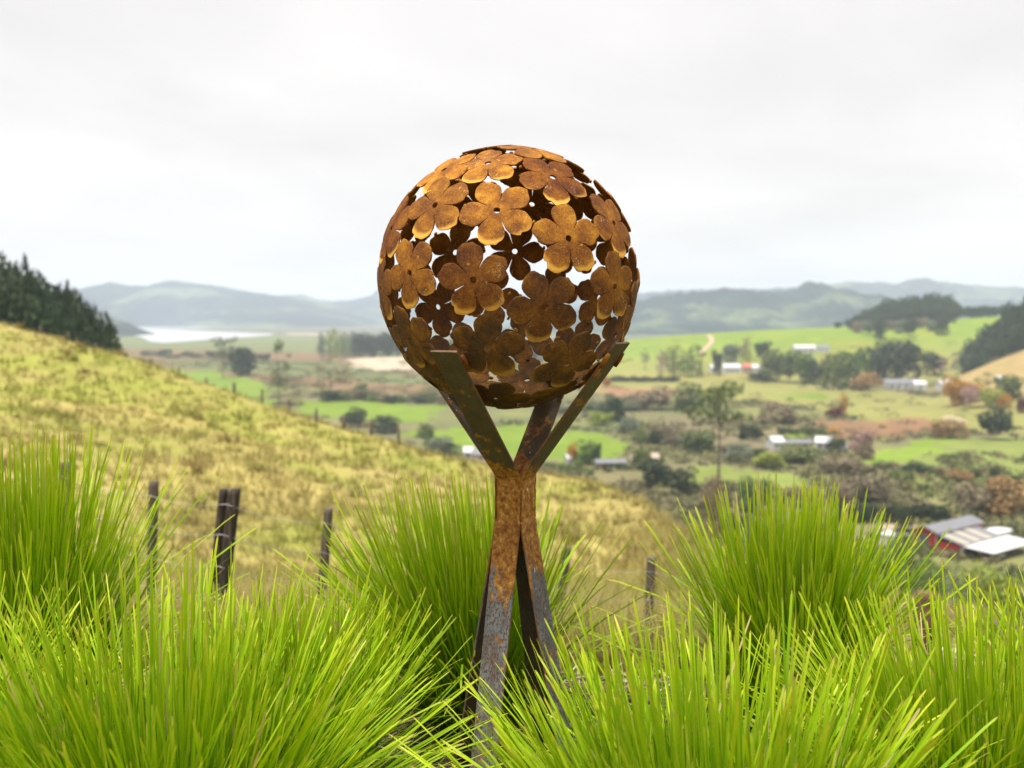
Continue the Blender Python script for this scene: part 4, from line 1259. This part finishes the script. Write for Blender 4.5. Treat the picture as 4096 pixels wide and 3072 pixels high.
def bar(normal_deg, r_arm, zoff):
    """flat bar: foot - neck - arm. profile in (r,z), r along the bar's outward normal"""
    a = R(normal_deg); nv = Vector((math.cos(a), math.sin(a), 0)); tv = Vector((-math.sin(a), math.cos(a), 0))
    cz = SC[2]
    z_b, z_t = cz - .745, cz - .615
    foot_z = float(height(BASE.x, BASE.y)) - .06
    r0 = .0465
    prof = [(r0 + .193 * (z_b - foot_z), foot_z)]
    ns = 24
    for k in range(1, ns): 
        q = k / ns; z = foot_z + (z_b - foot_z) * q; prof.append((r0 + .193 * (z_b - z), z))
    prof += [(r0 + .004, z_b - .012), (r0, z_b + .006), (r0, (z_b + z_t) / 2), (r0, z_t - .006), (r0 + .006, z_t + .012)]
    zt2 = cz - .214 + zoff
    for k in range(1, 7):
        q = k / 6; prof.append((r0 + .006 + (r_arm - r0 - .006) * q, z_t + .012 + (zt2 - z_t - .012) * q))
    th, hw, bv = .008, .0455, .0016
    P = [Vector((p[0], p[1])) for p in prof]
    n_ = len(P)
    offs = []
    for i in range(n_):
        d1 = (P[min(i + 1, n_ - 1)] - P[max(i - 1, 0)]).normalized()
        offs.append(Vector((d1.y, -d1.x)))       # outward
    # cross-section: outer face, bevels, inner face
    cs = [(-hw + bv, 0), (hw - bv, 0), (hw, -bv), (hw, -th + bv), (hw - bv, -th), (-hw + bv, -th), (-hw, -th + bv), (-hw, -bv)]
    verts = []; arm = []; neck = []; edge = []; inner = []
    for i, p_ in enumerate(P):
        for (s, o_) in cs:
            q = p_ + offs[i] * o_
            w = nv * q.x + tv * s
            verts.append((w.x, w.y, q.y))
            arm.append(1.0 if p_.y > z_t else 0.0)
            zz = p_.y
            neck.append(float(np.clip(1.3 - max(zz - z_t - .005, 0) / .05 - max(z_b - .01 - zz, 0) / .19, -.7, 1.3)))
            edge.append(1.0 if abs(s) > hw - bv * .5 else 0.0)
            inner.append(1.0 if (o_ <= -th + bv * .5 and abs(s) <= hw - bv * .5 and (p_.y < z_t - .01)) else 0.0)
    m_ = len(cs); fs = []
    for i in range(n_ - 1):
        for k in range(m_):
            fs.append((i * m_ + k, i * m_ + (k + 1) % m_, (i + 1) * m_ + (k + 1) % m_, (i + 1) * m_ + k))
    me = bpy.data.meshes.new('support_bar')
    caps = [tuple(range(m_ - 1, -1, -1)), tuple((n_ - 1) * m_ + k for k in range(m_))]
    me.from_pydata(verts, [], fs + caps)
    for nm, val in (('arm', arm), ('neck', neck), ('edge', edge), ('inner', inner)):
        at_ = me.attributes.new(nm, 'FLOAT', 'POINT'); at_.data.foreach_set('value', np.array(val, np.float32))
    bm = bmesh.new(); bm.from_mesh(me); bmesh.ops.recalc_face_normals(bm, faces=bm.faces); bm.to_mesh(me); bm.free()
    me.materials.append(m_steel)
    return link('support_bar', me, sculpt)
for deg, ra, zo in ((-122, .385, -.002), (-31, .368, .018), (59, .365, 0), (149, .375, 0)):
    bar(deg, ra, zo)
# weld seams on the neck corners, weld lumps where the arms hold the sphere
for deg in (-75, 15, 105, 195):
    a = R(deg); rr_ = .0465 * math.sqrt(2) - .0035
    mb = MB(); pts = [(rr_ * math.cos(a) + rng.uniform(-.0006, .0006), rr_ * math.sin(a) + rng.uniform(-.0006, .0006), SC[2] - .745 + .13 * q / 14) for q in range(15)]
    mb.tube(pts, [.0042 * rng.uniform(.8, 1.15) for _ in pts], 7)
    o = mb.build('weld_seam', m_rust, sculpt, True)
for deg, ra in ((-122, .365), (-31, .35), (59, .35), (149, .36)):
    a = R(deg); tv = Vector((-math.sin(a), math.cos(a), 0)); nv = Vector((math.cos(a), math.sin(a), 0))
    for s in (-.047, .047):
        mb = MB(); c0 = nv * (ra - .02) + tv * s + Vector((0, 0, SC[2] - .245))
        mb.tube([c0 + Vector((0, 0, -.02)) - nv * .012, c0 + nv * .0, c0 + Vector((0, 0, .02)) + nv * .014], [.006, .009, .006], 8)
        mb.build('weld_lump', m_rust, sculpt, True)

# flowers
fl_px = [(925, 200, 90), (1405, 310, 136), (537, 520, 88), (990, 553, 184), (1520, 763, 98), (1862, 648, 79), (345, 1015, 118), (817, 1070, 100),
         (1347, 1270, 113), (1862, 1120, 90), (915, 1585, 88), (212, 690, 60), (362, 1512, 60), (1510, 1691, 122), (985, 1946, 75), (540, 1800, 30), (600, 255, 20)]
camr = np.array([1.0, 0, 0])
pts_ = []; fixed = []
for X_, Y_, ang in fl_px:
    d = ray(362.5 + X_ * .1356, 135 + Y_ * .1356)
    oc = EYE - SC; bq = d @ oc; cq = oc @ oc - SR * SR
    disc = max(bq * bq - cq, 0)
    p = EYE + d * (-bq - math.sqrt(disc)) - SC
    fixed.append((p / np.linalg.norm(p), R(ang)))
nfree = 48
FX = np.array([f_[0] for f_ in fixed])
fr = np.random.default_rng(5).normal(size=(nfree, 3)); fr /= np.linalg.norm(fr, axis=1)[:, None]
for it in range(500):
    allp = np.concatenate([FX, fr])
    df = fr[:, None] - allp[None]
    dist = np.linalg.norm(df, axis=2) + 1e-6
    dist[dist < 1e-5] = 9
    fo = (df / dist[..., None] * (np.clip(.62 - dist, 0, None) / .62)[..., None]).sum(1)
    fr = fr + fo * .06
    fr /= np.linalg.norm(fr, axis=1)[:, None]
frng = np.random.default_rng(8)
kept = []
for p in fr:
    if np.linalg.norm(FX - p, axis=1).min() < .44: continue
    if kept and np.linalg.norm(np.array(kept) - p, axis=1).min() < .40: continue
    kept.append(p)
fr = kept
flowers = fixed + [(p, frng.uniform(0, 2 * math.pi)) for p in fr]

def flower(nrm, ang, idx):
    nrm = Vector(nrm)
    ex = Vector((1, 0, 0)) - nrm * nrm.x
    if ex.length < .25: ex = Vector((0, -1, 0)) - nrm * (-nrm.y)
    ex.normalize(); ey = nrm.cross(ex).normalized()
    R0 = .107 * frng.uniform(.96, 1.05)
    lift = ((idx * 7) % 5 - 2) * .0012
    half = 36.0
    phis = np.array([-35.3, -34.3, -31, -27, -22, -17, -12, -7.5, -4, 0, 4, 7.5, 12, 17, 22, 27, 31, 34.3, 35.3])
    TH, RO = [], []
    for k in range(5):
        a_, c_ = .368 * frng.uniform(.97, 1.03), .632
        ph = np.radians(phis)
        ro = c_ * np.cos(ph) + np.sqrt(np.maximum(a_ ** 2 - (c_ * np.sin(ph)) ** 2, .004))
        ro[0] = ro[-1] = frng.uniform(.26, .31)
        ro[1] *= .95; ro[-2] *= .95
        side = 1 if frng.uniform() < .5 else -1
        wav = 1 + .018 * np.sin(ph * 11 + frng.uniform(0, 6.28)) + .010 * np.sin(ph * 23 + frng.uniform(0, 6.28))
        wav -= .05 * np.exp(-((phis - side * frng.uniform(9, 20)) / 3.2) ** 2)      # torch-cut nick near the tip
        ro[2:-2] *= wav[2:-2]
        TH += list(np.radians(90 * 0 + k * 72) + ph * (1 if True else 1)); RO += list(ro)
    TH = np.array(TH) + ang; RO = np.array(RO) * R0
    M_ = len(TH)
    fr_ = np.array([0, .3, .55, .75, .88, .96, 1.0])
    hole = .0095
    down = Vector((0, 0, -1)); dx_, dy_ = down.dot(ex), down.dot(ey)
    dl = math.hypot(dx_, dy_) + 1e-6
    th = .0055
    verts = []; drip = []
    def pt(ro, tht, dz):
        an = ro / SR
        rad = SR + lift + dz
        w = (nrm * math.cos(an) + (ex * math.cos(tht) + ey * math.sin(tht)) * math.sin(an)) * rad
        return w - nrm * SR
    for layer in (0, 1):
        for q in fr_:
            for i in range(M_):
                ro = hole + (RO[i] - hole) * q
                g = ro / R0
                curl = .0030 * max(0, g - .72) / .28
                dz = curl - (0 if layer == 0 else th)
                if q == 1.0: dz += (-.0012 if layer == 0 else .0008)
                verts.append(tuple(pt(ro, TH[i], dz)))
                dd = max(0, (math.cos(TH[i]) * dx_ + math.sin(TH[i]) * dy_) / dl) * min(1, dl * 1.3)
                drip.append(float(np.clip((q - .62) / .38, 0, 1) * dd ** .8 * np.clip((g - .5) / .4, 0, 1)) if layer == 0 else 0.0)
    nq = len(fr_); fs = []
    for i in range(M_):
        j = (i + 1) % M_
        for q in range(nq - 1):
            a0 = q * M_
            fs.append((a0 + i, a0 + M_ + i, a0 + M_ + j, a0 + j))
            b0 = nq * M_ + q * M_
            fs.append((b0 + i, b0 + j, b0 + M_ + j, b0 + M_ + i))
        o1 = (nq - 1) * M_; o2 = nq * M_ + (nq - 1) * M_
        fs.append((o1 + i, o2 + i, o2 + j, o1 + j))
        fs.append((i, j, nq * M_ + j, nq * M_ + i))
    me = mesh_np('flower', np.array(verts), np.array(fs), m_rust, True, {'drip': drip, 'facing_down': np.full(len(verts), float(sstep(.12, -.45, nrm.z)) if False else float(1 - sstep(-.5, .12, nrm.z)))})
    o = link('flower', me, sculpt)
    o.location = Vector(SC) + nrm * SR - BASE
    return o
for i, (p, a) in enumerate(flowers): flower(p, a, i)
fp = [np.array(p) for p, a in flowers]
for i in range(len(fp)):
    for j in range(i):
        ch = np.linalg.norm(fp[i] - fp[j])
        if ch < .56:
            mid = fp[i] + fp[j]; mid /= np.linalg.norm(mid)
            tv = np.cross(mid, fp[i] - fp[j]); tv /= np.linalg.norm(tv)
            c0 = Vector(SC + mid * (SR - .004)) - BASE; tv = Vector(tv) * .007
            mb = MB(); mb.tube([c0 - tv, c0 - tv * .3 + Vector((0, 0, .001)), c0 + tv * .5, c0 + tv], [.0025, .0048, .0044, .002], 7)
            o = mb.build('weld_bead', m_rust, sculpt, True)
for o in sculpt.children:
    if o.name.startswith('flower'):
        try: o.data.set_sharp_from_angle(angle=R(40))
        except Exception: pass

# ------------------------------------------------------------------ garden tussocks
m_blade, t, b, n, l = newmat('tussock_blades')
s_ = attr(t, 'along'); r_ = attr(t, 'rnd')
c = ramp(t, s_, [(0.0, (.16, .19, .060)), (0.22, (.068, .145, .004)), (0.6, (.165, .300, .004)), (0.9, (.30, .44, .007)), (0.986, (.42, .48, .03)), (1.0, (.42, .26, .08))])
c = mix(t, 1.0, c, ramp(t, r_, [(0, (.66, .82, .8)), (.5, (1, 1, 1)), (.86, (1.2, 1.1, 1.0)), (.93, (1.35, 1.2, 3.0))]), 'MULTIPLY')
c = mix(t, maprange(t, r_, .955, .965), c, (.46, .36, .16))
l(c, b.inputs['Base Color'])
b.inputs['Roughness'].default_value = 0.55
b.inputs['Specular IOR Level'].default_value = 0.14
tr_ = n('ShaderNodeBsdfTranslucent')
l(mix(t, 1.0, c, (1.25, 1.25, .5), 'MULTIPLY'), tr_.inputs['Color'])
ms = n('ShaderNodeMixShader'); ms.inputs[0].default_value = 0.22
l(b.outputs[0], ms.inputs[1]); l(tr_.outputs[0], ms.inputs[2]); l(ms.outputs[0], t.nodes['Material Output'].inputs['Surface'])

def tussock(x, y, hgt, spread, n, label, seed, lean=(0, 0), nparts=60, wmul=1.0):
    g = np.random.default_rng(seed)
    zg_ = float(height(x, y))
    root = empty('grass_tussock', (x, y, zg_))
    tag(root, label, 'grass tussock', 'lime green grass tussocks in the garden bed')
    th = g.uniform(0, 2 * math.pi, n)
    q = np.sqrt(g.uniform(0, 1, n))
    rb = np.sqrt(g.uniform(0, 1, n)) * (.11 + .13 * spread)
    tilt = np.clip(q * R(46) * spread + g.normal(0, R(10), n), R(1), R(80))
    fl = g.uniform(size=n) < .10 * spread
    tilt[fl] = g.uniform(R(45), R(80), fl.sum())
    az_ = th + g.normal(0, .55, n) * np.where(g.uniform(size=n) < .3, 2.0, 1.0)
    Ln = hgt * g.uniform(.60, 1.04, n) * (1 - .10 * (tilt / R(60)) ** 2)
    short = g.uniform(size=n) < .22
    Ln[short] *= g.uniform(.5, .85, short.sum())
    w0 = g.uniform(.0038, .0084, n) * wmul
    droop = g.uniform(.06, .46, n) * (tilt / R(45)) ** 1.2
    bent = g.uniform(size=n) < .07
    droop[bent] += g.uniform(.2, .6, bent.sum())
    base = np.stack([rb * np.cos(th), rb * np.sin(th), 0 * rb - .02], 1)
    d0 = np.stack([np.cos(az_) * np.sin(tilt) + lean[0], np.sin(az_) * np.sin(tilt) + lean[1], np.cos(tilt)], 1)
    d0 /= np.linalg.norm(d0, axis=1)[:, None]
    outd = np.stack([np.cos(az_), np.sin(az_), 0 * az_], 1)
    sd_ = np.cross(d0, outd + np.array([0, 0, .001])); sd_ /= np.linalg.norm(sd_, axis=1)[:, None]
    tw = g.uniform(-1.3, 1.3, n)
    nn = np.cross(sd_, d0)
    S = np.array([0, .25, .5, .75, .95, .988, 1.0]); Wd = np.array([.8, 1, 1, .98, .84, .70, .25])
    rows = []
    for s, w_ in zip(S, Wd):
        ctr = base + d0 * (Ln * s)[:, None]
        ctr = ctr + outd * (droop * Ln * s ** 2.2 * .55)[:, None] - np.array([0, 0, 1.0]) * (droop * Ln * s ** 2.2 * .75)[:, None]
        a_ = tw * (0.6 + .4 * s)
        side = sd_ * np.cos(a_)[:, None] + nn * np.sin(a_)[:, None]
        rows += [ctr - side * (w0 * w_ / 2)[:, None], ctr + side * (w0 * w_ / 2)[:, None]]
    P = np.stack(rows, 1)                                   # n,14,3
    P[..., 2] = np.maximum(P[..., 2], .004)
    k = P.shape[1]
    rnd = np.clip(g.beta(2.2, 2.6, n), 0, .93); rnd = np.minimum(rnd, .84); rnd[g.uniform(size=n) < .07] = .93; rnd[g.uniform(size=n) < .02] = 1.0
    al = np.repeat(S, 2)
    fq = np.array([[2 * j, 2 * j + 1, 2 * j + 3, 2 * j + 2] for j in range(len(S) - 1)])
    # the blades that stand out: on the camera side or tallest
    cv = np.array([EYE[0] - x, EYE[1] - y]); cv /= np.linalg.norm(cv)
    score = P[:, -1, 2] / hgt + .8 * (P[:, 8, :2] @ cv) / hgt + g.uniform(0, .35, n)
    single = np.argsort(-score)[:nparts]
    rest = np.setdiff1d(np.arange(n), single)
    m = len(rest)
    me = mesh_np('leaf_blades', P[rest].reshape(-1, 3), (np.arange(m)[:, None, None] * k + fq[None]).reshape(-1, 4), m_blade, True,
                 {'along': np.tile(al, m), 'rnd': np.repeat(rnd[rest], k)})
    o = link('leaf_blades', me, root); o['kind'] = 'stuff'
    for i in single:
        me = mesh_np('leaf_blade', P[i], fq, m_blade, True, {'along': al, 'rnd': np.full(k, rnd[i])})
        link('leaf_blade', me, root)
    return root

def gx(u, d): return EYE[0] + (u - 512) / F * d, EYE[1] + d
for u_, d_, h_, sprd, n_, lab, sd_, ln, npz in [
    (155, 2.72, .96, .88, 2900, 'large sunlit front tussock filling the lower left corner', 1, (0, 0), 110),
    (24, 4.00, 1.15, .32, 1700, 'tall dark tussock standing at the left edge behind the front one', 2, (.0, 0), 80),
    (303, 3.35, .74, .42, 1000, 'small tussock just left of the sculpture below the thin fence post', 3, (0, 0), 60),
    (474, 4.10, .99, .44, 1900, 'tussock right behind the sculpture legs leaning left', 4, (-.13, 0), 90),
    (722, 2.45, .88, .76, 2300, 'front tussock right of the sculpture covering its foot', 5, (-.06, .02), 100),
    (798, 4.05, .94, .34, 1900, 'tall tussock on the right below the umbrella pine', 6, (0, 0), 90),
    (985, 2.95, .84, .72, 1800, 'right front tussock beside the brown strainer post', 7, (-.08, .02), 100),
    (-80, 3.15, .86, .70, 1000, 'tussock cut off by the left picture edge', 8, (0, 0), 40),
    (1130, 3.4, .80, .65, 900, 'tussock cut off by the right picture edge', 9, (0, 0), 40),
]:
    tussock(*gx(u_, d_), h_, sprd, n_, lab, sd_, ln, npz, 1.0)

# bark mulch and fallen blades on the bed
NM = 2600
mx_ = rng.uniform(-2.6, 2.8, NM); my_ = rng.uniform(-1.4, 1.7, NM)
mz_ = height(mx_, my_)
def chips(nm, xs, ys, zs, ln_, wd_, th_, mat, label, cat):
    n = len(xs)
    a = rng.uniform(0, 6.28, n); tl = rng.normal(0, .22, n)
    ux = np.stack([np.cos(a), np.sin(a), tl], 1); ux /= np.linalg.norm(ux, axis=1)[:, None]
    wx = np.stack([-np.sin(a), np.cos(a), rng.normal(0, .2, n)], 1)
    nz = np.cross(ux, wx)
    c0 = np.stack([xs, ys, zs + .008 + rng.uniform(0, .012, n)], 1)
    P = []
    for sx in (-1, 1):
        for sy in (-1, 1):
            for sz_ in (-1, 1):
                P.append(c0 + ux * (sx * ln_ / 2)[:, None] + wx * (sy * wd_ / 2)[:, None] + nz * (sz_ * th_ / 2)[:, None])
    P = np.stack(P, 1)
    fq = np.array([(0, 1, 3, 2), (4, 6, 7, 5), (0, 4, 5, 1), (2, 3, 7, 6), (0, 2, 6, 4), (1, 5, 7, 3)])
    me = mesh_np(nm, P.reshape(-1, 3), (np.arange(n)[:, None, None] * 8 + fq[None]).reshape(-1, 4), mat, False, {'rnd': np.repeat(rng.uniform(0, 1, n), 8)})
    return tag(link(nm, me), label, cat, kind='stuff')
m_mulch, t, b, n, l = newmat('bark_mulch')
l(ramp(t, attr(t, 'rnd'), [(0, (.035, .022, .016)), (.6, (.10, .065, .045)), (.9, (.22, .17, .13)), (1, (.42, .37, .32))]), b.inputs['Base Color'])
b.inputs['Roughness'].default_value = .9
chips('bark_mulch', mx_, my_, mz_, rng.uniform(.015, .06, NM), rng.uniform(.008, .02, NM), rng.uniform(.004, .009, NM), m_mulch, 'brown and grey bark mulch on the garden bed', 'mulch')
NL = 900
lx_ = rng.uniform(-2.2, 2.4, NL); ly_ = rng.uniform(-1.2, 1.5, NL)
m_litter, t, b, n, l = newmat('dead_blade_litter')
l(ramp(t, attr(t, 'rnd'), [(0, (.16, .10, .06)), (.5, (.34, .27, .17)), (1, (.55, .50, .38))]), b.inputs['Base Color'])
b.inputs['Roughness'].default_value = .8
chips('dead_grass_litter', lx_, ly_, height(lx_, ly_) + .012, rng.uniform(.08, .3, NL), rng.uniform(.004, .008, NL), np.full(NL, .0012), m_litter, 'dead straw coloured blades lying on the mulch', 'litter')

# pale plume grasses by the fence on the right
m_plume = M_LEAF['cream']
def plume_grass(u, d, h, n, label, seed):
    g = np.random.default_rng(seed)
    x, y = gx(u, d); z = float(height(x, y))
    root = empty('plume_grass', (x, y, z)); tag(root, label, 'plume grass', 'pale plume grasses behind the fence')
    st = MB(); PP = []
    for k in range(n):
        a = g.uniform(0, 6.28); e = g.uniform(.03, .22); hh = h * g.uniform(.75, 1.05)
        st.tube([(0.03 * math.cos(a), .03 * math.sin(a), 0), (e * .6 * math.cos(a), e * .6 * math.sin(a), hh * .7), (e * math.cos(a), e * math.sin(a), hh)], [.004, .003, .002], 4)
        tq = g.uniform(.68, 1.0, 46)
        PP += [(e * math.cos(a) * q + g.normal(0, .022), e * math.sin(a) * q + g.normal(0, .022), hh * q) for q in tq]
    st.build('stem', simple('straw_stem', (.30, .24, .12), .8), root)
    me = leaf_mesh('plume', np.array(PP), .022, g); me.materials.clear(); me.materials.append(m_plume)
    link('plume', me, root)
plume_grass(968, 8.6, .72, 9, 'pale feathery plume grass right of the brown strainer post', 1)
plume_grass(990, 8.9, .60, 7, 'lower pale plume grass further right behind the wire', 2)
plume_grass(1015, 8.2, .62, 8, 'pale plume grass at the right picture edge', 3)

# ------------------------------------------------------------------ the air
HZ = MB(); HZ.box((0, 3000, 117), (24000, 17600, 358))
m_haze = bpy.data.materials.new('haze_air'); m_haze.use_nodes = True
t = m_haze.node_tree; t.nodes.clear()
vo = t.nodes.new('ShaderNodeVolumePrincipled'); oo = t.nodes.new('ShaderNodeOutputMaterial')
vo.inputs['Color'].default_value = (.74, .84, 1.0, 1)
vo.inputs['Density'].default_value = 0.000112
vo.inputs['Anisotropy'].default_value = 0.0
t.links.new(vo.outputs[0], oo.inputs['Volume'])
hz = HZ.build('haze', m_haze)
tag(hz, 'thin bluish haze in the air over the valley', 'haze', kind='stuff')
